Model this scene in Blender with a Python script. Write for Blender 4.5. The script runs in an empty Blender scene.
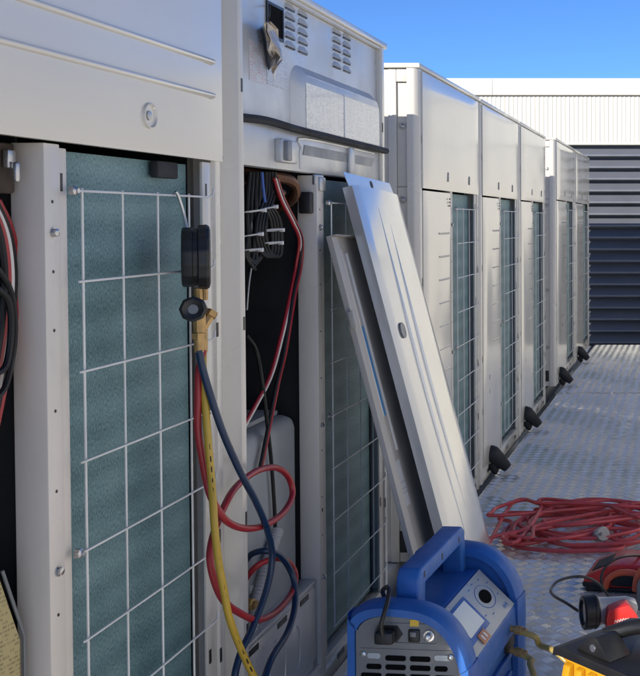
import bpy, bmesh, math, random
from mathutils import Vector, Matrix
R = math.radians
random.seed(7)
S = bpy.context.scene
COL = S.collection

# ------------------------------------------------------------------ camera, sky, sun, exposure
F, PX, PY, PITCH = 1060.0, 690.0, 246.0, R(1.4)
CAM = Vector((0.86, 0.0, 1.10))
cd = bpy.data.cameras.new('camera'); cam = bpy.data.objects.new('camera', cd); COL.objects.link(cam)
cam.location = CAM; cam.rotation_euler = (R(90) - PITCH, 0, 0)
cd.sensor_fit = 'HORIZONTAL'; cd.sensor_width = 36; cd.lens = F / 640 * 36
cd.shift_x = (320 - PX) / 640; cd.shift_y = -(338 - PY) / 640
cd.clip_start = 0.05; cd.clip_end = 500
S.camera = cam

SUN = Vector((0.50, 1.0, -0.455)).normalized()
EL = math.asin(-SUN.z)
w = bpy.data.worlds.new('World'); S.world = w; w.use_nodes = True
nt = w.node_tree; bg = nt.nodes['Background']
sky = nt.nodes.new('ShaderNodeTexSky'); sky.sky_type = 'NISHITA'; sky.sun_disc = False
sky.sun_elevation = EL; sky.sun_rotation = math.atan2(-SUN.x, -SUN.y)
sky.altitude = 4200; sky.air_density = 1.0; sky.dust_density = 0.0; sky.ozone_density = 8.0
nt.links.new(sky.outputs[0], bg.inputs[0]); bg.inputs[1].default_value = 0.097
sl = bpy.data.lights.new('sun', 'SUN'); sl.energy = 3.55; sl.angle = R(0.5); sl.color = (1, 0.93, 0.82)
so = bpy.data.objects.new('sun', sl); COL.objects.link(so)
so.rotation_euler = SUN.to_track_quat('-Z', 'Y').to_euler(); so.location = (-4, -8, 8)
S.view_settings.view_transform = 'Standard'; S.view_settings.look = 'None'
S.view_settings.exposure = 0.85; S.view_settings.gamma = 1
try: S.view_settings.use_curve_mapping = False
except Exception: pass

RX = Matrix.Rotation(-PITCH, 3, 'X')
def ray(px, py):
    return RX @ Vector(((px - PX) / F, 1.0, (PY - py) / F))
def at(px, py, x=0.0):                       # point on the vertical plane X = x seen at a photo pixel
    d = ray(px, py); t = (x - CAM.x) / d.x
    return CAM + d * t
def aty(px, py, y):
    d = ray(px, py); return CAM + d * (y / d.y)
def atz(px, py, z=0.0):
    d = ray(px, py); return CAM + d * ((z - CAM.z) / d.z)

# ------------------------------------------------------------------ materials
def new_mat(name):
    m = bpy.data.materials.new(name); m.use_nodes = True
    n = m.node_tree.nodes; return m, n, m.node_tree.links, n['Principled BSDF']
def mat(name, col, rough=0.5, metal=0.0, var=0.12, vscale=6.0, bump=0.0, bscale=60.0, coat=0.0, stretch=(1, 1, 1), rvar=0.12, dirt=0.0, dscale=9.0, spec=0.5):
    m, n, l, p = new_mat(name)
    tc = n.new('ShaderNodeTexCoord'); mp = n.new('ShaderNodeMapping'); l.new(tc.outputs['Object'], mp.inputs[0])
    mp.inputs['Scale'].default_value = stretch
    nz = n.new('ShaderNodeTexNoise'); nz.inputs['Scale'].default_value = vscale; nz.inputs['Detail'].default_value = 6
    l.new(mp.outputs[0], nz.inputs['Vector'])
    rp = n.new('ShaderNodeValToRGB'); l.new(nz.outputs['Fac'], rp.inputs[0])
    c = Vector(col)
    rp.color_ramp.elements[0].position = 0.3; rp.color_ramp.elements[1].position = 0.7
    rp.color_ramp.elements[0].color = (*(c * (1 - var)), 1); rp.color_ramp.elements[1].color = (*(c * (1 + var)), 1)
    out = rp.outputs[0]
    if dirt > 0:
        n2 = n.new('ShaderNodeTexNoise'); n2.inputs['Scale'].default_value = dscale; n2.inputs['Detail'].default_value = 9; n2.inputs['Roughness'].default_value = 0.75
        m2 = n.new('ShaderNodeMapping'); m2.inputs['Scale'].default_value = (1, 1, 0.35); l.new(tc.outputs['Object'], m2.inputs[0]); l.new(m2.outputs[0], n2.inputs['Vector'])
        r2 = n.new('ShaderNodeValToRGB'); r2.color_ramp.elements[0].position = 0.56; r2.color_ramp.elements[1].position = 0.80
        l.new(n2.outputs['Fac'], r2.inputs[0])
        ml = n.new('ShaderNodeMath'); ml.operation = 'MULTIPLY'; ml.inputs[1].default_value = dirt; l.new(r2.outputs[0], ml.inputs[0])
        mx = n.new('ShaderNodeMix'); mx.data_type = 'RGBA'; l.new(ml.outputs[0], mx.inputs[0]); l.new(out, mx.inputs[6])
        mx.inputs[7].default_value = (0.17, 0.14, 0.10, 1); out = mx.outputs[2]
    l.new(out, p.inputs['Base Color'])
    n3 = n.new('ShaderNodeTexNoise'); n3.inputs['Scale'].default_value = vscale * 2.3; n3.inputs['Detail'].default_value = 4; l.new(mp.outputs[0], n3.inputs['Vector'])
    mr = n.new('ShaderNodeMapRange'); l.new(n3.outputs['Fac'], mr.inputs[0]); mr.inputs[1].default_value = 0.3; mr.inputs[2].default_value = 0.7
    mr.inputs[3].default_value = max(0.03, rough - rvar); mr.inputs[4].default_value = min(1, rough + rvar); l.new(mr.outputs[0], p.inputs['Roughness'])
    p.inputs['Metallic'].default_value = metal; p.inputs['Coat Weight'].default_value = coat; p.inputs['Coat Roughness'].default_value = 0.12
    p.inputs['Specular IOR Level'].default_value = spec
    if bump > 0:
        n4 = n.new('ShaderNodeTexNoise'); n4.inputs['Scale'].default_value = bscale; n4.inputs['Detail'].default_value = 4; l.new(mp.outputs[0], n4.inputs['Vector'])
        b = n.new('ShaderNodeBump'); b.inputs['Strength'].default_value = bump; b.inputs['Distance'].default_value = 0.004
        l.new(n4.outputs['Fac'], b.inputs['Height']); l.new(b.outputs[0], p.inputs['Normal'])
    return m
def coil_mat():
    m, n, l, p = new_mat('coil_fins')
    tc = n.new('ShaderNodeTexCoord')
    mp = n.new('ShaderNodeMapping'); mp.inputs['Scale'].default_value = (1, 480, 190); l.new(tc.outputs['Object'], mp.inputs[0])
    a = n.new('ShaderNodeTexNoise'); a.inputs['Scale'].default_value = 1.0; a.inputs['Detail'].default_value = 3; l.new(mp.outputs[0], a.inputs['Vector'])
    b = n.new('ShaderNodeTexNoise'); b.inputs['Scale'].default_value = 5; b.inputs['Detail'].default_value = 5; l.new(tc.outputs['Object'], b.inputs['Vector'])
    wv = n.new('ShaderNodeTexWave'); wv.wave_type = 'BANDS'; wv.bands_direction = 'Z'; wv.inputs['Scale'].default_value = 5.2; wv.inputs['Distortion'].default_value = 0.45; wv.inputs['Detail'].default_value = 2; wv.inputs['Detail Scale'].default_value = 1.5
    l.new(tc.outputs['Object'], wv.inputs['Vector'])
    s1 = n.new('ShaderNodeMath'); s1.operation = 'MULTIPLY_ADD'; l.new(a.outputs['Fac'], s1.inputs[0]); s1.inputs[1].default_value = 0.75; bm_ = n.new('ShaderNodeMath'); bm_.operation = 'MULTIPLY'; bm_.inputs[1].default_value = 0.40; l.new(b.outputs['Fac'], bm_.inputs[0]); l.new(bm_.outputs[0], s1.inputs[2])
    s2 = n.new('ShaderNodeMath'); s2.operation = 'MULTIPLY_ADD'; l.new(wv.outputs['Fac'], s2.inputs[0]); s2.inputs[1].default_value = 0.07; l.new(s1.outputs[0], s2.inputs[2])
    r = n.new('ShaderNodeValToRGB'); l.new(s2.outputs[0], r.inputs[0])
    r.color_ramp.elements[0].position = 0.46; r.color_ramp.elements[1].position = 0.88
    r.color_ramp.elements[0].color = (0.045, 0.112, 0.130, 1); r.color_ramp.elements[1].color = (0.25, 0.40, 0.42, 1)
    l.new(r.outputs[0], p.inputs['Base Color']); p.inputs['Roughness'].default_value = 0.55; p.inputs['Metallic'].default_value = 0.2
    bp = n.new('ShaderNodeBump'); bp.inputs['Strength'].default_value = 0.5; bp.inputs['Distance'].default_value = 0.002; l.new(a.outputs['Fac'], bp.inputs['Height']); l.new(bp.outputs[0], p.inputs['Normal'])
    return m
def print_mat(name, paper, ink, cell=(0.0022, 0.0055), dens=0.42, rough=0.3, colgap=0.09, coat=0.0, axes=(1, 2)):
    m, n, l, p = new_mat(name)
    tc = n.new('ShaderNodeTexCoord'); sp = n.new('ShaderNodeSeparateXYZ'); l.new(tc.outputs['Object'], sp.inputs[0])
    def mth(op, a, b=None):
        k = n.new('ShaderNodeMath'); k.operation = op
        for i, v in enumerate((a, b)):
            if v is None: continue
            if isinstance(v, (int, float)): k.inputs[i].default_value = v
            else: l.new(v, k.inputs[i])
        return k.outputs[0]
    y, z = sp.outputs[axes[0]], sp.outputs[axes[1]]
    iy = mth('FLOOR', mth('DIVIDE', y, cell[0])); iz = mth('FLOOR', mth('DIVIDE', z, cell[1]))
    cb = n.new('ShaderNodeCombineXYZ'); l.new(iy, cb.inputs[0]); l.new(iz, cb.inputs[1])
    wn = n.new('ShaderNodeTexWhiteNoise'); wn.noise_dimensions = '3D'; l.new(cb.outputs[0], wn.inputs['Vector'])
    cb2 = n.new('ShaderNodeCombineXYZ'); l.new(mth('FLOOR', mth('DIVIDE', y, cell[0] * 9)), cb2.inputs[0]); l.new(iz, cb2.inputs[1])
    wn2 = n.new('ShaderNodeTexWhiteNoise'); l.new(cb2.outputs[0], wn2.inputs['Vector'])
    ink1 = mth('LESS_THAN', wn.outputs['Value'], dens); blk = mth('LESS_THAN', wn2.outputs['Value'], 0.72)
    ln = mth('LESS_THAN', mth('FRACT', mth('DIVIDE', z, cell[1])), 0.55)
    cg = mth('GREATER_THAN', mth('FRACT', mth('DIVIDE', y, colgap)), 0.10)
    f = mth('MULTIPLY', mth('MULTIPLY', ink1, blk), mth('MULTIPLY', ln, cg))
    mx = n.new('ShaderNodeMix'); mx.data_type = 'RGBA'; l.new(f, mx.inputs[0]); mx.inputs[6].default_value = (*paper, 1); mx.inputs[7].default_value = (*ink, 1)
    l.new(mx.outputs[2], p.inputs['Base Color']); p.inputs['Roughness'].default_value = rough; p.inputs['Coat Weight'].default_value = coat; p.inputs['Coat Roughness'].default_value = 0.05
    return m

M = {}
M['paint'] = mat('ivory_paint', (0.60, 0.575, 0.52), 0.24, var=0.04, vscale=3, bump=0.05, bscale=9, coat=0.35, rvar=0.06, dirt=0.10)
M['panel'] = mat('ivory_gloss_panel', (0.64, 0.61, 0.545), 0.22, var=0.03, vscale=1.5, bump=0.04, bscale=3, coat=0.6, rvar=0.03, dirt=0.07, dscale=6)
M['post'] = mat('beige_post_paint', (0.64, 0.60, 0.54), 0.40, var=0.06, vscale=4, dirt=0.22, rvar=0.08)
M['galv'] = mat('galvanised_sheet', (0.55, 0.56, 0.56), 0.36, 0.35, var=0.08, vscale=7, bump=0.05, bscale=14, dirt=0.28, dscale=7)
M['wire'] = mat('white_coated_wire', (0.66, 0.66, 0.64), 0.4)
M['coil'] = coil_mat()
M['black'] = mat('black_plastic', (0.012, 0.012, 0.013), 0.42, var=0.2)
M['rubber'] = mat('black_rubber', (0.016, 0.017, 0.02), 0.75, var=0.25, bump=0.2)
M['inside'] = mat('inner_shade_dark_panel', (0.014, 0.015, 0.018), 0.6, var=0.2)  # near-black stands in for shade on the units' grey metal interiors
M['grey'] = mat('grey_steel', (0.24, 0.25, 0.26), 0.45, 0.2, dirt=0.2)
M['steel'] = mat('zinc_bolt', (0.5, 0.5, 0.5), 0.3, 0.9)
M['brass'] = mat('brass', (0.42, 0.27, 0.11), 0.42, 0.55, var=0.2, vscale=60)
M['copper'] = mat('copper_pipe', (0.13, 0.065, 0.038), 0.4, 0.8, var=0.3, vscale=20)
M['cable'] = mat('black_cable', (0.010, 0.010, 0.011), 0.5, var=0.3, spec=0.3)
M['jacket'] = mat('pale_grey_jacket', (0.30, 0.32, 0.335), 0.5, var=0.12, dirt=0.25)
M['void'] = mat('opening_shade', (0.003, 0.003, 0.0035), 0.9, spec=0.1)  # flat black plates carry the painted shade of holes and vent slots
M['whitewall'] = mat('white_wall', (0.82, 0.80, 0.75), 0.6, var=0.03)
M['rust'] = mat('dark_rusty_steel', (0.055, 0.040, 0.032), 0.7, 0.2, var=0.4, vscale=25)
M['ply'] = mat('aluminium_plate', (0.94, 0.905, 0.83), 0.22, 0.50, var=0.06, vscale=5, bump=0.06, bscale=30, dirt=0.15, dscale=4, rvar=0.06)
def undulate(m):                                   # gentle rolling of the sheet between its stiffeners
    n, l = m.node_tree.nodes, m.node_tree.links; p = n['Principled BSDF']
    tc = n.new('ShaderNodeTexCoord'); wv = n.new('ShaderNodeTexWave'); wv.wave_type = 'BANDS'; wv.bands_direction = 'X'; wv.wave_profile = 'SIN'
    wv.inputs['Scale'].default_value = 2 * math.pi / 20 / 0.128; wv.inputs['Distortion'].default_value = 0.25; wv.inputs['Detail'].default_value = 1; wv.inputs['Detail Scale'].default_value = 0.6
    l.new(tc.outputs['Object'], wv.inputs['Vector'])
    old = p.inputs['Normal'].links[0].from_socket if p.inputs['Normal'].links else None
    b = n.new('ShaderNodeBump'); b.inputs['Strength'].default_value = 1.0; b.inputs['Distance'].default_value = 0.0020; l.new(wv.outputs['Fac'], b.inputs['Height'])
    if old: l.new(old, b.inputs['Normal'])
    l.new(b.outputs[0], p.inputs['Normal'])
undulate(M['ply'])
M['hose_blue'] = mat('blue_hose', (0.004, 0.022, 0.065), 0.38, var=0.15)
M['hose_red'] = mat('red_hose', (0.30, 0.016, 0.022), 0.38, var=0.15)
M['cord_red'] = mat('red_cord', (0.54, 0.072, 0.075), 0.45, var=0.28, vscale=12, dirt=0.22, dscale=30)
M['olive'] = mat('olive_hose', (0.40, 0.30, 0.09), 0.45, var=0.15)
M['whitewire'] = mat('white_wire', (0.6, 0.58, 0.55), 0.45)
M['tie'] = mat('cable_tie', (0.62, 0.62, 0.6), 0.45)
M['bluewire'] = mat('blue_wire', (0.03, 0.1, 0.4), 0.45)
M['blue'] = mat('blue_plastic', (0.016, 0.105, 0.38), 0.5, var=0.14, vscale=12, bump=0.12, bscale=160, dirt=0.32, dscale=22, rvar=0.08)
M['lgrey'] = mat('light_grey_plastic', (0.145, 0.155, 0.165), 0.45, var=0.07, bump=0.05, bscale=200, dirt=0.2, dscale=18)
M['face'] = mat('control_face', (0.36, 0.40, 0.43), 0.35, var=0.05, dirt=0.15, dscale=20)
M['lcd'] = mat('lcd_glass', (0.50, 0.58, 0.62), 0.12, var=0.04, coat=0.5)
M['yellow'] = mat('yellow_plastic', (0.55, 0.26, 0.010), 0.36, var=0.08, vscale=10, dirt=0.15, dscale=18)
M['red'] = mat('red_plastic', (0.58, 0.028, 0.026), 0.36, var=0.1, vscale=10, dirt=0.12, dscale=20)
M['orange'] = mat('orange_plastic', (0.66, 0.12, 0.05), 0.4, var=0.08)
M['silver'] = mat('silver_casing', (0.40, 0.40, 0.395), 0.36, 0.1, var=0.1)
M['lens'] = mat('torch_lens', (0.10, 0.11, 0.12), 0.08, 0.3, coat=1.0)
M['white'] = mat('white_marking', (0.7, 0.7, 0.7), 0.5)
M['sticker'] = mat('orange_sticker', (0.45, 0.20, 0.10), 0.5)
M['ysticker'] = mat('yellow_sticker', (0.6, 0.4, 0.04), 0.5)
M['clad'] = mat('white_cladding', (0.56, 0.545, 0.485), 0.5, var=0.03, vscale=1.2, dirt=0.10, dscale=2.5)
M['louvre'] = mat('blue_grey_louvre', (0.115, 0.125, 0.15), 0.42, var=0.07, vscale=3, dirt=0.1)
M['roof'] = mat('roof_membrane', (0.74, 0.71, 0.66), 0.8, var=0.12, vscale=1.5, bump=0.2)
M['crumple'] = mat('crumpled_plastic', (0.40, 0.34, 0.27), 0.25, var=0.35, vscale=40, bump=0.6, bscale=40, coat=0.4)
M['conduit'] = mat('grey_conduit', (0.42, 0.42, 0.42), 0.5)
M['label'] = print_mat('wiring_diagram_label', (0.58, 0.61, 0.64), (0.33, 0.35, 0.39), (0.0017, 0.0046), 0.5, 0.15, 0.075, coat=0.6)
M['redlabel'] = print_mat('red_print_label', (0.56, 0.575, 0.59), (0.54, 0.36, 0.37), (0.0020, 0.0052), 0.6, 0.3, 0.045)
M['greylabel'] = print_mat('grey_print_label', (0.56, 0.575, 0.59), (0.36, 0.38, 0.44), (0.0020, 0.0052), 0.5, 0.3, 0.045)
M['manual'] = print_mat('yellow_manual_page', (0.40, 0.34, 0.16), (0.24, 0.20, 0.10), (0.0011, 0.0058), 0.6, 0.5, 0.11)
M['hose_yellow'] = mat('yellow_hose', (0.44, 0.29, 0.03), 0.42, var=0.1)

# ------------------------------------------------------------------ mesh builder
SPLIT = {'finger_hole', 'clip', 'bolt', 'hole', 'slot', 'screw', 'blank_slot', 'blue_strip', 'foam_bar', 'button', 'vent_slot', 'pin', 'mullion', 'joint', 'plastic_tab'}
class MB:
    def __init__(s): s.v = []; s.f = []; s.mi = []
    def add(s, vs, fs, T=None, mi=0):
        o = len(s.v)
        for p in vs:
            p = Vector(p); s.v.append(T @ p if T is not None else p)
        for f in fs: s.f.append([o + i for i in f]); s.mi.append(mi)
        return s
    def bm(s, bm, T=None, mi=0):
        bm.verts.index_update()
        s.add([v.co.copy() for v in bm.verts], [[v.index for v in f.verts] for f in bm.faces], T, mi); bm.free(); return s
    def box(s, x0, x1, y0, y1, z0, z1, r=0.0, seg=2, T=None, mi=0):
        bm = bmesh.new()
        V = [bm.verts.new((x, y, z)) for x in (x0, x1) for y in (y0, y1) for z in (z0, z1)]
        for q in ((0, 1, 3, 2), (4, 6, 7, 5), (0, 4, 5, 1), (2, 3, 7, 6), (0, 2, 6, 4), (1, 5, 7, 3)): bm.faces.new([V[i] for i in q])
        if r > 0: bmesh.ops.bevel(bm, geom=list(bm.edges), offset=r, segments=seg, profile=0.5, affect='EDGES')
        return s.bm(bm, T, mi)
    def prism(s, poly, a, b, axis='y', r=0.0, seg=2, T=None, mi=0):   # poly in the two other axes
        bm = bmesh.new()
        def P(u, v, t):
            return {'y': (u, t, v), 'x': (t, u, v), 'z': (u, v, t)}[axis]
        A = [bm.verts.new(P(u, v, a)) for u, v in poly]; B = [bm.verts.new(P(u, v, b)) for u, v in poly]
        n = len(poly)
        bm.faces.new(A); bm.faces.new(list(reversed(B)))
        for i in range(n): bm.faces.new([A[i], B[i], B[(i + 1) % n], A[(i + 1) % n]])
        bmesh.ops.recalc_face_normals(bm, faces=list(bm.faces))
        if r > 0: bmesh.ops.bevel(bm, geom=list(bm.edges), offset=r, segments=seg, profile=0.5, affect='EDGES')
        return s.bm(bm, T, mi)
    def ring(s, outer, inner, a, b, axis='y', T=None, mi=0):          # closed frame between two outlines of equal count
        n = len(outer); vs = []; fs = []
        def P(u, v, t):
            return {'y': (u, t, v), 'x': (t, u, v), 'z': (u, v, t)}[axis]
        for t in (a, b):
            vs += [P(u, v, t) for u, v in outer] + [P(u, v, t) for u, v in inner]
        for i in range(n):
            j = (i + 1) % n; k = 2 * n
            fs += [(i, j, n + j, n + i), (k + i, k + n + i, k + n + j, k + j), (i, k + i, k + j, j), (n + i, n + j, k + n + j, k + n + i)]
        return s.add(vs, fs, T, mi)
    def tube(s, pts, r, n=8, smooth=6, T=None, mi=0, caps=True):
        P = [Vector(p) for p in pts]
        rs = r if isinstance(r, (list, tuple)) else [r] * len(P)
        if smooth > 1 and len(P) > 2:
            Q = []; rq = []
            for i in range(len(P) - 1):
                p0, p1, p2, p3 = P[max(0, i - 1)], P[i], P[i + 1], P[min(len(P) - 1, i + 2)]
                for k in range(smooth):
                    t = k / smooth
                    Q.append(0.5 * ((2 * p1) + (p2 - p0) * t + (2 * p0 - 5 * p1 + 4 * p2 - p3) * t * t + (3 * p1 - p0 - 3 * p2 + p3) * t ** 3))
                    rq.append(rs[i] * (1 - t) + rs[i + 1] * t)
            Q.append(P[-1]); rq.append(rs[-1]); P, rs = Q, rq
        vs = []; fs = []; N = None
        for i, p in enumerate(P):
            t = (P[min(i + 1, len(P) - 1)] - P[max(i - 1, 0)])
            t = t.normalized() if t.length > 1e-9 else Vector((0, 0, 1))
            if N is None:
                N = t.orthogonal().normalized()
            else:
                N = (N - t * N.dot(t)); N = N.normalized() if N.length > 1e-6 else t.orthogonal().normalized()
            Bn = t.cross(N)
            for k in range(n):
                a = 2 * math.pi * k / n; vs.append(p + (N * math.cos(a) + Bn * math.sin(a)) * rs[i])
        for i in range(len(P) - 1):
            for k in range(n):
                k2 = (k + 1) % n; fs.append((i * n + k, i * n + k2, (i + 1) * n + k2, (i + 1) * n + k))
        if caps: fs.append(tuple(reversed(range(n)))); fs.append(tuple((len(P) - 1) * n + k for k in range(n)))
        return s.add(vs, fs, T, mi)
    def lathe(s, prof, o, d, n=24, mi=0, lobes=0, amp=0.0, up=None):              # prof: (along axis, radius)
        d = Vector(d).normalized(); u = (Vector(up) if up else d.orthogonal()); u = (u - d * u.dot(d)).normalized(); v = d.cross(u); o = Vector(o)
        vs = []; fs = []
        for a, r in prof:
            for k in range(n):
                t = 2 * math.pi * k / n; q = r * (1 + amp * (1 if lobes and math.cos(lobes * t) > 0 else 0))
                vs.append(o + d * a + (u * math.cos(t) + v * math.sin(t)) * q)
        for i in range(len(prof) - 1):
            for k in range(n):
                k2 = (k + 1) % n; fs.append((i * n + k, i * n + k2, (i + 1) * n + k2, (i + 1) * n + k))
        fs.append(tuple(reversed(range(n)))); fs.append(tuple((len(prof) - 1) * n + k for k in range(n)))
        return s.add(vs, fs, None, mi)
    def sheet(s, y0, y1, z0, z1, x, bow=0.003, th=0.014, n=14, wob=0.0, seed=0):   # a pressed panel, slightly bowed, with folded rim
        rd = random.Random(seed); vs = []; fs = []; a1, a2, p1, p2 = rd.random() * 6, rd.random() * 6, rd.uniform(2, 5), rd.uniform(2, 5)
        m = n + 1
        for i in range(m):
            for j in range(m):
                u, v = 2 * i / n - 1, 2 * j / n - 1
                e = min(1 - abs(u), 1 - abs(v))
                rr = 0.004 * (1 - min(1, e / 0.02)) if e < 0.02 else 0
                xx = x + bow * (1 - u * u) ** 0.5 * (1 - v * v) ** 0.5 + wob * math.sin(a1 + p1 * u) * math.sin(a2 + p2 * v) * (1 - u * u) * (1 - v * v) - rr
                vs.append((xx, y0 + (y1 - y0) * i / n, z0 + (z1 - z0) * j / n))
        for i in range(n):
            for j in range(n): fs.append((i * m + j, (i + 1) * m + j, (i + 1) * m + j + 1, i * m + j + 1))
        rim = [i * m for i in range(m)] + [n * m + j for j in range(1, m)] + [i * m + n for i in range(n - 1, -1, -1)] + [j for j in range(n - 1, 0, -1)]
        b = len(vs)
        for q in rim: vs.append((x - th, vs[q][1], vs[q][2]))
        L = len(rim)
        for i in range(L): fs.append((rim[(i + 1) % L], rim[i], b + i, b + (i + 1) % L))
        fs.append(tuple(b + i for i in reversed(range(L))))
        return s.add(vs, fs)
    def islands(s):
        par = list(range(len(s.v)))
        def fd(a):
            while par[a] != a: par[a] = par[par[a]]; a = par[a]
            return a
        for f in s.f:
            r0 = fd(f[0])
            for i in f[1:]: par[fd(i)] = r0
        grp = {}
        for f, mi in zip(s.f, s.mi): grp.setdefault(fd(f[0]), []).append((f, mi))
        out = []
        for g in grp.values():
            b = MB(); mp = {}
            for f, mi in g:
                q = []
                for i in f:
                    if i not in mp: mp[i] = len(b.v); b.v.append(s.v[i])
                    q.append(mp[i])
                b.f.append(q); b.mi.append(mi)
            out.append(b)
        return out
    def build(s, name, mats, parent=None, smooth=True, origin=None):
        if parent is not None and name in SPLIT:
            I = s.islands()
            if len(I) > 1:
                for b in I: o = b.build(name, mats, parent, smooth, origin)
                return o
        me = bpy.data.meshes.new(name)
        if origin == 'base':
            xs = [p.x for p in s.v]; ys = [p.y for p in s.v]; zs = [p.z for p in s.v]
            origin = Vector(((min(xs) + max(xs)) / 2, (min(ys) + max(ys)) / 2, min(zs)))
        off = Vector(origin) if origin is not None else Vector((0, 0, 0))
        me.from_pydata([tuple(p - off) for p in s.v], [], s.f)
        for m in (mats if isinstance(mats, (list, tuple)) else [mats]): me.materials.append(m)
        for p, mi in zip(me.polygons, s.mi): p.material_index = mi; p.use_smooth = smooth
        me.validate(); me.update()
        bm = bmesh.new(); bm.from_mesh(me); bmesh.ops.recalc_face_normals(bm, faces=list(bm.faces)); bm.to_mesh(me); bm.free()
        if smooth: me.set_sharp_from_angle(angle=R(35))
        o = bpy.data.objects.new(name, me); COL.objects.link(o)
        if parent is not None: o.parent = parent
        else: o.location = off
        return o
def tag(o, label=None, cat=None, group=None, kind=None):
    if label: o['label'] = label
    if cat: o['category'] = cat
    if group: o['group'] = group
    if kind: o['kind'] = kind
    return o
def thing(name, label, cat, loc=(0, 0, 0), rz=0, group=None):
    o = bpy.data.objects.new(name, None); o.empty_display_size = 0.1; COL.objects.link(o)
    o.location = loc; o.rotation_euler = (0, 0, rz); return tag(o, label, cat, group)

# ------------------------------------------------------------------ setting
GZ = -0.24
g = MB(); g.add([(-80, -60, GZ), (80, -60, GZ), (80, 120, GZ), (-80, 120, GZ)], [(0, 1, 2, 3)])
tag(g.build('roof_deck', M['roof'], origin=(0, 0, GZ)), kind='structure')

def walkway():
    x0, x1, y0, y1 = 0.02, 1.42, -1.5, 9.33
    b = MB()
    for a, c in ((y0, 2.28), (2.284, 6.698), (6.702, y1)): b.box(x0, x1, a, c, -0.006, 0.0)
    # raised bars of the tread pattern
    c = 0.036; vs = []; fs = []
    rd = random.Random(3); q = math.sqrt(0.5); n = 160
    for iu in range(-10, 230):
        for iv in range(-230, 40):
            u = (iu + 0.5) * c; v = (iv + 0.5) * c
            cx = x0 + (u + v) * q; cy = 1.4 + (u - v) * q
            if cx < x0 + 0.015 or cx > 1.20 or cy < 1.42 or cy > y1 - 0.02 or abs(cy - 6.70) < 0.022 or abs(cy - 2.282) < 0.022: continue
            sg = 1 if (iu + iv) % 2 == 0 else -1
            ax, ay = q, q * sg; bx, by = -ay, ax
            for k in range(4):
                off = (k - 1.5) * 0.0086; h = 0.0030 * rd.uniform(0.8, 1.15); L = 0.0172; wd = 0.0034; o = len(vs)
                for l_, w_, z_ in ((-L, -wd, 0.0004), (L, -wd, 0.0004), (L, wd, 0.0004), (-L, wd, 0.0004), (-L * 0.72, 0, h), (L * 0.72, 0, h)):
                    vs.append((cx + ax * l_ + bx * (off + w_), cy + ay * l_ + by * (off + w_), z_))
                fs += [(o, o + 1, o + 5, o + 4), (o + 1, o + 2, o + 5), (o + 2, o + 3, o + 4, o + 5), (o + 3, o, o + 4)]
    b.add(vs, fs)
    for yj in (2.27, 2.30, 6.685, 6.715):
        for xj in (0.06, 0.36, 0.66, 0.96, 1.26): b.lathe([(0.0, 0.009), (0.002, 0.008), (0.003, 0.004)], (xj, yj, 0.0006), (0, 0, 1), 10)
    o = b.build('walkway', M['ply'], smooth=False, origin=(0.8, 3.9, -0.006)); tag(o, kind='structure')
    f = MB()
    for x in (0.12, 0.72, 1.32): f.box(x - 0.025, x + 0.025, y0, y1, -0.12, -0.008)
    for y in (-1.0, 1.5, 4.0, 6.5, 9.0):
        f.box(0.07, 1.37, y - 0.03, y + 0.03, -0.18, -0.122)
        for x in (0.12, 1.32): f.box(x - 0.03, x + 0.03, y - 0.028, y + 0.028, GZ, -0.182)
    tag(f.build('walkway_frame', M['grey'], origin=(0.8, 3.9, GZ)), kind='structure')
walkway()

# support rails under the units
for x, lab in ((-0.12, 'galvanised rail under the front edge of the outdoor units beside the walkway'), (-0.62, 'galvanised rail running under the back of the outdoor units')):
    b = MB(); b.box(x - 0.04, x + 0.04, 0.6, 9.3, -0.10, -0.004)
    for y in (1.0, 2.5, 4.4, 6.3, 8.0, 9.2): b.box(x - 0.035, x + 0.035, y - 0.05, y + 0.05, GZ, -0.102)
    tag(b.build('support_rail', M['galv'], origin='base'), lab, 'support rail', 'support rails under the outdoor units')

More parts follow.
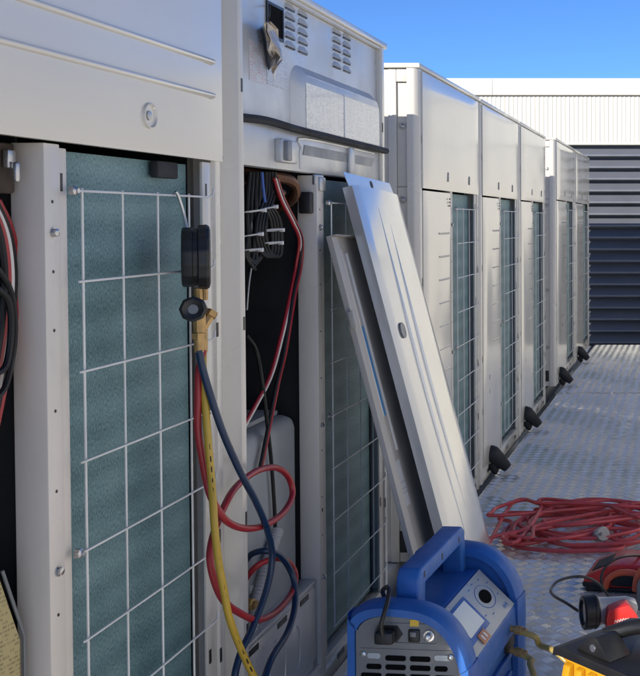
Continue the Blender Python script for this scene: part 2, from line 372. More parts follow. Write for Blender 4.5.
# far building: louvred wall below, ribbed cladding above, parapet capping
YB = 10.3
def building():
    t = thing('building', 'white plant building with ribbed upper wall above wide grey louvres at the walkway end', 'building', (0, YB, GZ))
    X0, X1 = -6.0, 6.0
    z = lambda py: 1.10 - (py - 220) * YB / F - GZ
    zc, zp, zt = z(142), z(96), z(79)
    b = MB(); b.box(X0, X1, 0.13, 5.0, 0, zt - 0.05); b.build('wall', M['louvre'], t)
    # ribbed cladding
    vs = []; fs = []; p = 0.042; n = int((X1 - X0) / p); prof = ((0, 0.0), (0.50, 0.0), (0.62, 0.007), (0.88, 0.007)); XL = 0.50
    for i in range(n):
        for u, d in prof: vs.append((X0 + (i + u) * p, 0.012 + d - 0.012, zc)); vs.append((X0 + (i + u) * p, d, zp))
    for i in range(len(vs) // 2 - 1): fs.append((2 * i, 2 * i + 2, 2 * i + 3, 2 * i + 1))
    o = len(vs); vs += [(X0, 0.1, zc), (X0, 0.1, zp), (X1, 0.1, zc), (X1, 0.1, zp)]
    b = MB(); b.add(vs, fs); b.box(X0, X1, 0.02, 0.12, zc, zp); 
    n2 = int((X1 - XL) / p); vs = []; fs = []
    for i in range(n2):
        for u, d in prof: vs.append((XL + 0.06 + (i + u) * p, d, 0.0)); vs.append((XL + 0.06 + (i + u) * p, d, zc - 0.03))
    for i in range(len(vs) // 2 - 1): fs.append((2 * i, 2 * i + 2, 2 * i + 3, 2 * i + 1))
    b.add(vs, fs); b.box(XL + 0.06, X1, 0.02, 0.12, 0, zc - 0.03)
    b.build('cladding', M['clad'], t, smooth=False)
    b = MB(); b.box(XL + 0.003, XL + 0.057, -0.03, 0.12, 0, zc - 0.031, 0.003); b.build('corner_trim', M['clad'], t)
    b = MB(); b.box(X0, X1, -0.035, 0.10, zp + 0.004, zt, 0.004)
    c = b.build('parapet_capping', M['clad'], t)
    b = MB()
    for x in (-1.05, 1.3, -3.5, 3.7): b.box(x - 0.003, x + 0.003, -0.0375, -0.034, zp + 0.006, zt - 0.004)
    b.build('joint', M['grey'], c)
    b = MB(); b.box(X0, X1, -0.02, 0.10, zc - 0.028, zc - 0.003, 0.003); b.build('flashing', M['clad'], t)
    pitch = 11.7 * YB / F; k = 0; zz = zc - 0.03
    while zz > 0.1:
        # blade: sloping weathering face, flat lip, dark throat above the next blade
        b = MB()
        poly = [(0.085, zz - 0.012), (-0.012, zz - pitch * 0.80), (-0.012, zz - pitch * 0.95), (-0.004, zz - pitch * 0.95), (-0.004, zz - pitch * 0.82), (0.093, zz - 0.016)]
        b.prism([(u, v) for u, v in poly], X0, XL, axis='x')
        b.build('louvre_blade', M['louvre'], t)
        zz -= pitch; k += 1
    b = MB()
    for x in (-4.4, -2.9, -1.4): b.box(x - 0.02, x + 0.02, 0.06, 0.128, 0, zc - 0.03)
    b.build('mullion', M['louvre'], t)
    return t
building()

t = thing('bounce_wall', 'unseen low white wall added across the walkway to bounce light onto the outdoor units', 'wall', (2.6, 4.0, GZ))  # added out of view to bounce light onto the shaded unit fronts
b = MB(); b.box(-0.06, 0.06, -11.0, 6.0, 0, 2.15); b.build('wall_face', M['whitewall'], t)
b = MB(); b.box(-0.09, 0.09, -11.0, 6.0, 2.153, 2.19, 0.004); b.build('coping', M['whitewall'], t)

# ------------------------------------------------------------------ outdoor units
H = 1.60; DEP = 0.765
UG = 'outdoor air conditioning units in a row'
def grille(t, y0, y1, ztop, zbot, x=0.004):
    b = MB(); rw = 0.0018
    nv = max(2, round((y1 - y0) / 0.106)); 
    ys = [y0 + 0.012 + 0.106 * i for i in range(int((y1 - y0 - 0.012) / 0.106) + 1)]
    zs = []; zz = ztop
    while zz > zbot: zs.append(zz); zz -= 0.127
    for y in ys: b.tube([(x, y, ztop + 0.004), (x, y, zs[-1] - 0.003)], rw, 6, 1)
    for z in zs:
        b.tube([(x + 0.0035, y0 - 0.004, z), (x + 0.0035, y1, z), (x + 0.0035, y1 + 0.012, z + 0.003), (x + 0.0035, y1 + 0.016, z + 0.015)], rw, 6, 1)
    o = b.build('coil_guard', M['wire'], t)
    b = MB()
    for z in (zs[0], zs[4]): b.lathe([(-0.004, 0.007), (0.003, 0.007), (0.005, 0.004), (0.007, 0.0035)], (x, y0 - 0.008, z), (1, 0, 0), 12)
    b.build('clip', M['steel'], o)
    return o
def bolt(b, x, y, z, r=0.007):
    b.lathe([(-0.002, r * 1.4), (0.0015, r * 1.4), (0.0016, r), (0.006, r), (0.007, r * 0.7)], (x, y, z), (1, 0, 0), 8)

def make_unit(label, y0, W, closed=True, upper='plain', zoff=0.0, seed=0, mid=None, edge=None):
    t = thing('outdoor_unit', label, 'air conditioner', (0, y0, zoff), 0, UG)
    mid = mid or 0.455
    pw = 0.045; pl = 0.0835 if edge else pw + 0.001
    # carcass
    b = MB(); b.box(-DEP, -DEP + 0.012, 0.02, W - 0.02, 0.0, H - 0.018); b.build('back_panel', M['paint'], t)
    for s in (0, 1):
        b = MB()
        a, c = (0.012, 0.020) if s == 0 else (W - 0.020, W - 0.012)
        b.box(-DEP + 0.014, -0.075, a, c, 0.0, H - 0.020)
        q0, q1 = (0.003, 0.0119) if s == 0 else (W - 0.0119, W - 0.003)
        b.box(-0.100, -0.074, q0, q1, 0.0, H - 0.020, 0.002)
        for yy in (0.0,):
            b.box(-DEP + 0.014, -DEP + 0.10, q0, q1, 0.0, H - 0.020, 0.002)
        b.box(-0.0735, -0.041, a, c, 0.0, H - 0.062); b.box(-0.0735, -0.041, q0, q1, H - 0.060, H - 0.020, 0.002)
        sp = b.build('side_panel', M['paint'], t)
        b = MB(); b.box(-DEP + 0.10, -0.041, a - 0.0006 if s == 0 else c - 0.001, a + 0.001 if s == 0 else c + 0.0006, 1.205, 1.208); b.build('seam', M['grey'], sp)
        b = MB()
        for z in (1.40, 1.165, 0.62, 0.25):
            d = -1 if s == 0 else 1; yy = a if s == 0 else c
            b.lathe([(-0.001, 0.013), (0.002, 0.012), (0.0022, 0.008), (0.0008, 0.007), (0.003, 0.0045), (0.004, 0.003)], (-0.057, yy, z), (0, d, 0), 14)
        b.build('screw', M['steel'], sp)
        b = MB(); b.box(-0.100 if False else -0.0735, -0.050, (q0 if s == 0 else q1) + (0.0075 if s == 0 else -0.0085), (q0 if s == 0 else q1) + (0.0085 if s == 0 else -0.0075), 0.03, 0.10); b.build('base_opening', M['black'], sp)
    b = MB(); b.box(-DEP - 0.004, 0.002, 0.0, W, H - 0.016, H, 0.003); top = b.build('top_panel', M['paint'], t)
    b = MB()
    for yy in (W * 0.28, W * 0.72):
        for rr in (0.05, 0.10, 0.15, 0.20): b.tube([(-0.38 + rr * math.cos(a * math.pi / 12), yy + rr * math.sin(a * math.pi / 12), H + 0.02) for a in range(25)], 0.003, 5, 1)
        for a in range(8): b.tube([(-0.38, yy, H + 0.024), (-0.38 + 0.21 * math.cos(a * math.pi / 4), yy + 0.21 * math.sin(a * math.pi / 4), H + 0.004)], 0.003, 5, 1)
    b.build('fan_guard', M['wire'], top)
    # corner posts: rounded outer edge, a return towards the opening
    for s in (0, 1):
        b = MB()
        poly = [(0.0, 0.010), (-0.003, 0.003), (-0.010, 0.0), (-0.040, 0.0), (-0.040, 0.004), (-0.012, 0.004), (-0.012, pw), (0.0, pw)]
        poly = [(-0.003, 0.021), (-0.004, 0.016), (-0.007, 0.011), (-0.013, 0.004), (-0.017, 0.001), (-0.022, 0.0), (-0.040, 0.0), (-0.040, pw), (-0.008, pw), (-0.008, pw - 0.004), (-0.003, pw - 0.006)]
        if edge and not s: poly = [(-0.003, 0.0620), (-0.0045, 0.0595), (-0.034, 0.047), (-0.036, 0.044), (-0.036, 0.0), (-0.044, 0.0), (-0.044, 0.083), (-0.008, 0.083), (-0.008, 0.080), (-0.003, 0.078)]
        if s: poly = [(u, W - v) for u, v in reversed(poly)]
        b.prism(poly, 0.0, H - 0.017, axis='z')
        cp = b.build('corner_post', M['paint'], t)
        b = MB()
        yy = (0.072 if edge else pw * 0.82) if s == 0 else W - pw * 0.82
        for z in (1.36, 0.9, 0.52, 0.3): b.box(-0.0032, -0.0022, yy - 0.0035, yy + 0.0035, z - 0.013, z + 0.013)
        b.build('slot', M['black'], cp)
    # inner shell, shade painted in as near-black sheet
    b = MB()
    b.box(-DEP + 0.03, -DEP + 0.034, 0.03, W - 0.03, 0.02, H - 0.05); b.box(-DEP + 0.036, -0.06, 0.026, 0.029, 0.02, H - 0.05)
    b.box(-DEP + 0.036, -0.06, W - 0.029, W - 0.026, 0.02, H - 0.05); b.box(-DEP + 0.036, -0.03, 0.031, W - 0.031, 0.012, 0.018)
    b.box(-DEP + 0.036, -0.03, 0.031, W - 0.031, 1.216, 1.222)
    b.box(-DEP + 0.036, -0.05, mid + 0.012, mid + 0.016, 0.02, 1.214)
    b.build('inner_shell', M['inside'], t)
    # mid post, coil, right flange
    b = MB(); m0 = mid
    b.box(-0.050, -0.004, m0, m0 + 0.036, 0.03, 1.204, 0.002); b.box(-0.050, -0.010, m0 + 0.0365, m0 + 0.062, 0.03, 1.200, 0.002)
    mp = b.build('mid_post', M['post'], t)
    b = MB()
    for z in (1.083, 0.26, 0.62): bolt(b, -0.004, m0 + 0.018, z, 0.0055)
    b.build('bolt', M['steel'], mp)
    b = MB()
    for z in (1.125, 1.03, 0.95, 0.84, 0.73, 0.56, 0.45, 0.36): b.lathe([(-0.001, 0.0024), (0.0006, 0.0024)], (-0.004, m0 + 0.017, z), (1, 0, 0), 8)
    b.box(-0.0105, -0.0095, m0 + 0.046, m0 + 0.051, 1.14, 1.165); b.box(-0.0045, -0.0035, m0 + 0.014, m0 + 0.022, 0.415, 0.423)
    b.build('hole', M['black'], mp)
    c0, c1 = m0 + 0.0625, W - 0.095
    b = MB(); b.box(-0.075, -0.030, c0, c1, 0.07, 1.198); b.build('coil', M['coil'], t)
    b = MB(); b.box(-0.012, -0.006, W - 0.083, W - 0.046, 0.062, 1.204, 0.0015)
    fl = b.build('flange', M['paint'], t)
    b = MB(); b.box(-0.0065, -0.005, W - 0.072, W - 0.068, 1.14, 1.165); b.box(-0.0065, -0.005, W - 0.078, W - 0.070, 0.30, 0.325); b.box(-0.0065, -0.005, W - 0.07, W - 0.062, 0.75, 0.79)
    b.build('slot', M['black'], fl)
    grille(t, m0 + 0.062, W - 0.085, 1.141, 0.10)
    # base
    b = MB(); b.box(-0.040, -0.005, pl, W - pw - 0.001, 0.0, 0.06, 0.003)
    bp = b.build('base_rail', M['paint'], t)
    b = MB()
    for y in (0.14, 0.60, 0.83): b.box(-0.006, -0.004, y, y + 0.05, 0.022, 0.036)
    b.build('slot', M['black'], bp)
    # top front rail
    b = MB(); b.box(-0.03, -0.006, pl, W - pw - 0.001, 1.578, H - 0.0165); b.build('top_rail', M['paint'], t)
    ya, yb = pw - 0.010, W - pw + 0.010
    if upper == 'plain':
        b = MB(); b.sheet(ya, yb, 1.203, 1.577, 0.006, 0.004, seed=seed, wob=0.0016)
        up = b.build('upper_panel', M['panel'], t)
        b = MB()
        for f in (0.36, 0.76): b.box(0.0070, 0.0112, ya + f * (yb - ya) - 0.006, ya + f * (yb - ya) + 0.006, 1.235, 1.268, 0.0015)
        b.build('slot', M['grey'], up)
    elif upper == 'ridged':
        b = MB(); b.sheet(ya - 0.3, yb + 0.012, 1.207, 1.577, 0.008, 0.004, seed=seed, wob=0.0008)
        for zc in (1.382, 1.322):
            b.prism([(0.006, zc - 0.008), (0.0155, zc - 0.004), (0.0165, zc), (0.0155, zc + 0.003), (0.006, zc + 0.006)], ya - 0.25, W - 0.075, axis='y', r=0.0008)
        up = b.build('upper_panel', M['panel'], t)
        b = MB(); b.lathe([(-0.004, 0.021), (0.0025, 0.020), (0.003, 0.0185), (-0.0005, 0.0165), (-0.001, 0.004)], (0.0115, 0.705, 1.264), (1, 0, 0), 24); kn = b.build('screw_cup', M['panel'], up)
        b = MB(); b.lathe([(-0.003, 0.008), (0.0015, 0.0075), (0.002, 0.005)], (0.0115, 0.702, 1.264), (1, 0, 0), 10); b.build('screw', M['steel'], kn)
    if closed:
        b = MB(); b.sheet(pw + 0.001, mid - 0.002, 0.063, 1.196, 0.003, 0.003, seed=seed + 50, wob=0.0018)
        yy0, yy1 = pw + 0.19, mid - 0.06
        for k in range(7):
            z = 1.055 - 0.080 * k
            b.prism([(0.003, z - 0.007), (0.0075, z - 0.001), (0.008, z + 0.002), (0.003, z + 0.003)], yy0, yy1, axis='y')
        lc = b.build('lower_cover', M['panel'], t)
        b = MB()
        for z in (1.172, 1.160, 1.148): b.box(0.0030, 0.0062, mid - 0.048, mid - 0.041, z, z + 0.006)
        for z in (0.42, 0.36): b.box(0.0030, 0.0062, mid - 0.30, mid - 0.294, z, z + 0.02)
        b.build('slot', M['black'], lc)
    else:
        # bare base plate across the bottom of the opening
        b = MB()
        b.box(-0.030, -0.012, pl, mid - 0.001, 0.062, 0.25, 0.002)
        b.box(-0.060, -0.0115, pl, mid - 0.001, 0.2505, 0.262, 0.002)
        for i in range(4):
            yc = 0.10 + 0.085 * i
            b.tube([(-0.0118, yc + 0.018 * math.sin(a), 0.15 + 0.05 * math.cos(a)) for a in [j * math.pi / 8 for j in range(9)]], 0.0018, 5, 1)
        pl = b.build('base_plate', M['galv'], t)
        b = MB()
        for y in (pw + 0.05, pw + 0.20, pw + 0.33): b.box(-0.013, -0.0105, y, y + 0.05, 0.235, 0.247)
        b.build('slot', M['black'], pl)
    return t

U = []
U.append(make_unit('nearest outdoor unit with ridged upper panel over a bare teal coil, at left edge', 0.965, 1.003, closed=False, upper='ridged', seed=1, mid=0.455))
U.append(make_unit('second outdoor unit with upper panel off, showing dusty inner cover and hanging cable bundle', 1.975, 1.045, closed=False, upper='inner', seed=2, mid=0.482, edge=True))
U.append(make_unit('closed ivory outdoor unit just past the leaning covers, its sunlit side facing the camera', 3.376, 0.965, seed=3, mid=0.447))
U.append(make_unit('closed ivory outdoor unit, middle of the three standing together past the leaning covers', 4.36, 0.98, seed=4, mid=0.447))
U.append(make_unit('closed ivory outdoor unit, last of the three standing together, before the gap', 5.36, 0.97, seed=5, mid=0.447))
U.append(make_unit('nearer closed outdoor unit of the distant pair after the gap, its side sunlit', 6.80, 1.13, seed=6, mid=0.60, zoff=0.03))
U.append(make_unit('farthest outdoor unit of the row, standing next to the grey louvred building wall', 7.945, 1.13, seed=8, mid=0.60, zoff=0.03))
U1, U2 = U[0], U[1]

# -- first unit: clip at the head of the opening and inner brackets
b = MB(); b.box(-0.034, -0.026, 0.415, 0.432, 1.168, 1.192, 0.002); b.box(-0.026, -0.018, 0.419, 0.429, 1.150, 1.176, 0.003); b.build('clip_bracket', M['steel'], U1)
b = MB(); b.box(-0.09, -0.036, 0.30, 0.445, 1.135, 1.202, 0.004); b.build('rusty_bracket', M['rust'], U1)
b = MB(); b.box(-0.026, -0.012, 0.775, 0.845, 1.170, 1.198, 0.003); b.build('foam_pad', M['rubber'], U1)

# -- second unit: inner electrical cover
def inner_cover():
    t = U2; W = 1.045; y0 = 1.975
    b = MB(); b.box(-0.040, -0.018, 0.0835, W - 0.046, 1.303, 1.577)
    co = b.build('electrical_cover', M['galv'], t)
    b = MB(); b.box(-0.040, -0.012, 0.0835, W - 0.046, 1.208, 1.300, 0.003)
    # pressed frame and slot of the lower cross plate
    b.tube([(-0.012, 0.40, 1.215), (-0.012, 0.40, 1.262), (-0.012, 0.425, 1.284), (-0.012, 0.95, 1.284)], 0.004, 6, 4)
    cr = b.build('cross_plate', M['galv'], t)
    b = MB(); b.prism([(0.425, 1.270), (0.955, 1.270), (0.93, 1.247), (0.415, 1.247)], -0.0125, -0.0105, axis='x'); b.build('slot', M['grey'], cr)
    b = MB(); b.box(-0.0125, 0.004, 0.255, 0.345, 1.222, 1.272, 0.004); br = b.build('bracket', M['galv'], t)
    b = MB(); b.box(0.0035, 0.014, 0.262, 0.285, 1.226, 1.268, 0.002); b.build('tab', M['grey'], br)
    b = MB(); b.box(-0.0125, -0.004, 0.725, 0.765, 1.215, 1.285, 0.003); b.build('bracket', M['galv'], t)
    b = MB(); b.box(-0.014, -0.006, 0.480, 0.535, 1.182, 1.206, 0.002); b.box(-0.0125, 0.002, 0.49, 0.525, 1.168, 1.20, 0.002); hg = b.build('hinge_clip', M['steel'], t)
    b = MB(); b.box(-0.04, -0.012, 0.462, 0.488, 1.115, 1.165, 0.004); b.build('black_catch', M['black'], t)
    # vents
    def q(px, py, x=-0.0178):
        p = at(px, py, x); return p.y - y0, p.z
    for pxc in (289.6, 302.3, 336.2, 346.2):
        yc = q(pxc, 30)[0]; zt = q(pxc, {289.6: 7, 302.3: 13.5, 336.2: 31.5, 346.2: 36.5}[pxc])[1]
        for k in range(5):
            z = zt - 0.0208 * k; hw = 0.0275
            b = MB()
            arch = [(yc - hw, z - 0.006), (yc + hw, z - 0.006), (yc + hw * 0.92, z + 0.004), (yc + hw * 0.6, z + 0.0085), (yc - hw * 0.6, z + 0.0085), (yc - hw * 0.92, z + 0.004)]
            n = len(arch); vs = [(-0.0180, u, v) for u, v in arch] + [(-0.0130, yc - hw * 0.9, z - 0.0030), (-0.0130, yc + hw * 0.9, z - 0.0030)]
            b.add(vs, [(0, 6, 7, 1), (1, 7, 2), (2, 7, 3), (3, 7, 6, 4), (4, 6, 5), (5, 6, 0)])
            v = b.build('vent_louvre', M['galv'], co)
            b = MB(); b.box(-0.0178, -0.0150, yc - hw * 0.92, yc + hw * 0.92, z - 0.0078, z - 0.0042); b.build('vent_gap', M['black'], v)
    # raised diagram lid
    ly0, ly1, lz0, lz1 = q(290, 90)[0], q(377, 96, -0.01)[0], 1.302, 1.446
    def rr(y0, y1, z0, z1, r, n=6):
        pts = [(y0, z0), (y1, z0)]
        pts += [(y1 - r + r * math.cos(a), z1 - r + r * math.sin(a)) for a in [i * math.pi / 2 / n for i in range(n + 1)]]
        pts += [(y0 + r + r * math.cos(a), z1 - r + r * math.sin(a)) for a in [math.pi / 2 + i * math.pi / 2 / n for i in range(n + 1)]]
        return pts
    o = rr(ly0, ly1, lz0, lz1, 0.045); i = rr(ly0 + 0.028, ly1 - 0.012, lz0, lz1 - 0.020, 0.036)
    n = len(o); vs = [(-0.0178, u, v) for u, v in o] + [(0.0, u, v) for u, v in i]
    b = MB(); b.add(vs, [(k, (k + 1) % n, n + (k + 1) % n, n + k) for k in range(n)] + [tuple(range(n, 2 * n))])
    lid = b.build('diagram_lid', M['galv'], t)
    b = MB(); b.box(0.0004, 0.0014, ly0 + 0.045, ly1 - 0.022, 1.306, 1.408); b.build('wiring_diagram', M['label'], lid)
    b = MB(); b.box(0.0005, 0.0030, ly0 + 0.305, ly0 + 0.309, 1.306, 1.41); b.build('tape_strip', M['white'], lid)
    # printed warning labels left of the lid
    b = MB(); b.box(-0.0178, -0.0170, q(249, 60)[0], q(266, 60)[0], q(257, 82)[1], q(257, 42)[1]); b.build('printed_label', M['redlabel'], co)
    b = MB(); b.box(-0.0178, -0.0170, q(266, 60)[0] + 0.003, q(287, 60)[0], q(280, 88)[1], q(280, 52)[1]); b.build('printed_label', M['greylabel'], co)
    # inspection window
    b = MB(); h0, h1, hb, ht = q(267, 20)[0], q(281.5, 20)[0], q(274, 36)[1], q(274, 7)[1]; b.box(-0.0178, -0.0165, h0, h1, hb, ht); wn = b.build('inspection_hole', M['void'], co)
    b = MB(); a0, a1, c0, c1 = h0 - 0.006, h1 + 0.006, hb - 0.006, ht + 0.006
    for q in ((a0, a0 + 0.006, c0, c1), (a1 - 0.006, a1, c0, c1), (a0 + 0.0062, a1 - 0.0062, c0, c0 + 0.006), (a0 + 0.0062, a1 - 0.0062, c1 - 0.006, c1)): b.box(-0.0178, -0.0145, *q)
    b.tube([(-0.012, a0 + 0.004, c1 - 0.012), (-0.002, a0 - 0.018, c1 - 0.018), (0.0, a0 - 0.026, c1 - 0.034), (-0.006, a0 - 0.016, c1 - 0.044)], 0.0015, 6, 5)
    b.build('hole_frame', M['black'], wn)
    # black foam strip
    b = MB(); pts = [at(241, 116, 0.0), at(247.5, 117.5, 0.0), at(268, 121, 0.0), at(300, 130, 0.002), at(340, 140, 0.0), at(386, 151, 0.0)]
    b.tube([(-0.022 if i == 0 else (-0.010 if i == 1 else 0.001), p.y - y0, p.z) for i, p in enumerate(pts)], 0.0085, 8, 6); b.build('foam_strip', M['rubber'], t)
inner_cover()

# -- contents of the second unit's opening
y0 = 1.975
b = MB(); b.box(-0.40, -0.046, 0.075, 0.466, 0.0195, 0.655, 0.03, 5); cb = b.build('compressor_box', M['jacket'], U2)
b = MB(); b.box(-0.37, -0.08, 0.10, 0.435, 0.6555, 0.668, 0.005); b.build('lid', M['jacket'], cb)
b = MB()
b.tube([(-0.10, 0.30, 1.205), (-0.05, 0.34, 1.195), (-0.03, 0.40, 1.185), (-0.04, 0.43, 1.15), (-0.10, 0.44, 1.12)], 0.012, 10, 6)
b.tube([(-0.12, 0.22, 1.20), (-0.06, 0.30, 1.165), (-0.04, 0.36, 1.16), (-0.07, 0.41, 1.17)], 0.010, 10, 6)
b.build('copper_pipe', M['copper'], U2)

def wires(name, paths, parent=None, y0=1.975):
    out = []
    for px_pts, x, r, m in paths:
        b = MB(); b.tube([Vector((p.x, p.y - y0, p.z)) if parent else p for p in [at(a, c, x if not isinstance(x, (list, tuple)) else x[i]) for i, (a, c) in enumerate(px_pts)]], r, 8, 8)
        out.append((b, m))
    return out
def bundle(label, paths, cat='cable', name='cable_bundle', ties=()):
    t = thing(name, label, cat, at(*paths[0][0][0], -0.03))
    L = t.location
    for pts, x, r, m in paths:
        b = MB(); b.tube([at(a, c, x[i] if isinstance(x, (list, tuple)) else x) - L for i, (a, c) in enumerate(pts)], r, 8, 8); b.build('wire', m, t)
    for (a, c, x, dy, dz) in ties:
        p = at(a, c, x) - L; b = MB()
        b.tube([p + Vector((0.01 * math.cos(q), dy * math.cos(q) * 1.0, dz * math.cos(q) + 0.002 * math.sin(q))) + Vector((0.012 * math.sin(q), 0, 0)) for q in [i * math.pi / 6 for i in range(13)]], 0.0016, 6, 1)
        b.box(p.x + 0.008, p.x + 0.018, p.y + dy - 0.004, p.y + dy + 0.004, p.z + dz - 0.004, p.z + dz + 0.004, 0.001); b.build('cable_tie', M['tie'], t)
    return t
BK, WW, RW = M['cable'], M['whitewire'], M['hose_red']
paths = []
rd = random.Random(11)
for k in range(16):
    a = 247 + k * 1.15
    paths.append(([(a + 3, 172), (a + 1 + rd.uniform(-1, 1), 195), (a + rd.uniform(-2, 2), 215), (a - 1 + rd.uniform(-2, 2), 235), (a - 2 + rd.uniform(-1, 2), 255), (251 + rd.uniform(-2, 4), 262 + rd.uniform(0, 8))], -0.045 - 0.006 * (k % 3), 0.0042, BK))
for k in range(11):
    c = 264 + k * 1.0
    paths.append(([(c + 2, 172), (c + 1, 195), (c - 6, 215), (c - 8, 235), (c - 3, 252), (c + 6, 256), (c + 8, 240), (c + 6, 220), (c, 208)], -0.04 - 0.007 * (k % 3), 0.0038, BK))
paths.append(([(252, 172), (251, 210), (253, 250), (249, 285), (247, 310)], -0.05, 0.0016, M['conduit']))
paths.append(([(262, 172), (263, 185), (265, 202)], -0.03, 0.003, M['bluewire']))
bundle('bundle of black cables with white ties hanging in the second unit opening', paths, ties=((254, 211, -0.035, 0.017, 0.002), (267, 208, -0.03, 0.013, 0.003), (252, 235, -0.035, 0.013, 0.002), (273, 230, -0.03, 0.016, 0.0), (272, 243, -0.03, 0.016, 0.0), (252, 250, -0.035, 0.012, 0.0)))
pp = []
for k, m in enumerate((RW, WW, BK, RW)):
    d = k * 1.7
    end = [(262, 400), (252, 425), (243, 445)] if k < 2 else [(287, 330), (276, 380), (262, 440)]
    pp.append(([(274 + d * 0.6, 178), (281 + d * 0.7, 200), (292 + d * 0.7, 222), (299 + d * 0.6, 240), (296 + d, 265), (290 + d, 295), (281 + d, 335 if k < 2 else 350)] + ([(270 + d, 375), (255 + d, 405), (240 + d, 432)] if k < 2 else [(274 + d, 380), (268 + d, 410), (262 + d, 440), (256 + d, 470)]),
               [-0.03] * 4 + [-0.04] * 6 if k < 2 else [-0.03] * 4 + [-0.034] * 7, 0.0036, m))
bundle('red, white and black wires tied to the second unit post and running down inside', pp, ties=())
b = MB(); b.tube([at(246, 335, -0.05), at(256, 350, -0.05), at(262, 380, -0.04), at(268, 430, -0.036), at(272, 470, -0.036), at(275, 520, -0.036), at(275, 560, -0.038)], 0.0042, 8, 8)
tag(b.build('cable', BK, origin='base'), 'single black cable hanging in front of the grey compressor box inside the second unit', 'cable')
pp = []
for k, m in enumerate((BK, RW, WW, BK, RW)):
    d = k * 3.2
    pp.append(([(-16 + d, 200), (-4 + d, 225), (2 + d, 250), (4 + d, 285), (0 + d, 330), (-8 + d, 380), (-18 + d, 430)], -0.03 - 0.004 * k, 0.0052, m))
pp.append(([(-8, 262), (8, 285), (14, 310), (14, 345), (6, 385), (-6, 400)], -0.025, 0.004, BK)); pp.append(([(-8, 285), (8, 300), (11, 330), (6, 365), (-6, 375)], -0.02, 0.004, BK))
bundle('red, white and black cables looped in the dark opening at the left edge', pp, ties=())

# conduit and brass valve inside the second unit
def conduit(pts, r, label):
    b = MB(); P = [Vector(p) for p in pts]; L = sum((P[i + 1] - P[i]).length for i in range(len(P) - 1)); n = int(L / 0.0035)
    Q = []; rs = []
    for i in range(n + 1):
        s = i / n * (len(P) - 1); k = min(int(s), len(P) - 2); Q.append(P[k].lerp(P[k + 1], s - k)); rs.append(r if i % 2 else r * 0.86)
    b.tube(Q, rs, 12, 1); return tag(b.build('conduit', M['conduit'], origin='base'), label, 'conduit', 'corrugated grey conduits inside the second unit')
conduit([at(278, 530, -0.03), at(268, 560, -0.03), at(257, 600, -0.03), at(250, 640, -0.035)], 0.013, 'wide ribbed grey conduit slanting through the opening behind the red hose loop')
conduit([at(249, 585, -0.05), at(251, 610, -0.05), at(255, 640, -0.05)], 0.009, 'thin ribbed grey conduit next to the small brass valve')
p = at(251, 604, -0.025); b = MB()
b.lathe([(0, 0.008), (0.012, 0.008), (0.0122, 0.013), (0.026, 0.013), (0.028, 0.009), (0.034, 0.009)], p - Vector((0.02, 0, 0)), (1, -0.15, 0), 6); b.tube([p - Vector((0.01, 0, 0.0)), p - Vector((0.02, 0, 0.06))], 0.006, 8, 1)
tag(b.build('brass_valve', M['brass'], origin='base'), 'small brass valve low in the opening of the second unit', 'valve')

# manual in the nearest unit
t = thing('manual', 'yellowed printed manual propped in the bottom of the nearest unit at the left edge', 'manual', at(4, 676, -0.02))
L = t.location; a = at(-30, 560, -0.04); c = at(-2, 575, -0.035); d = at(20, 640, -0.03); e = at(22, 800, -0.03); f = at(-30, 800, -0.04)
n = 5; b = MB(); vs = [q - L for q in (a, c, d, e, f)]; vs += [q - Vector((0.012, 0, 0)) for q in vs]
b.add(vs, [(0, 1, 2, 3, 4), (9, 8, 7, 6, 5)] + [(i, i + 5, (i + 1) % 5 + 5, (i + 1) % 5) for i in range(5)]); b.build('page', M['manual'], t, smooth=False)
b = MB(); b.tube([q + Vector((0.003, 0.004, 0.004)) for q in vs[1:4]], 0.0022, 6, 1); b.build('cover_edge', M['lgrey'], t)

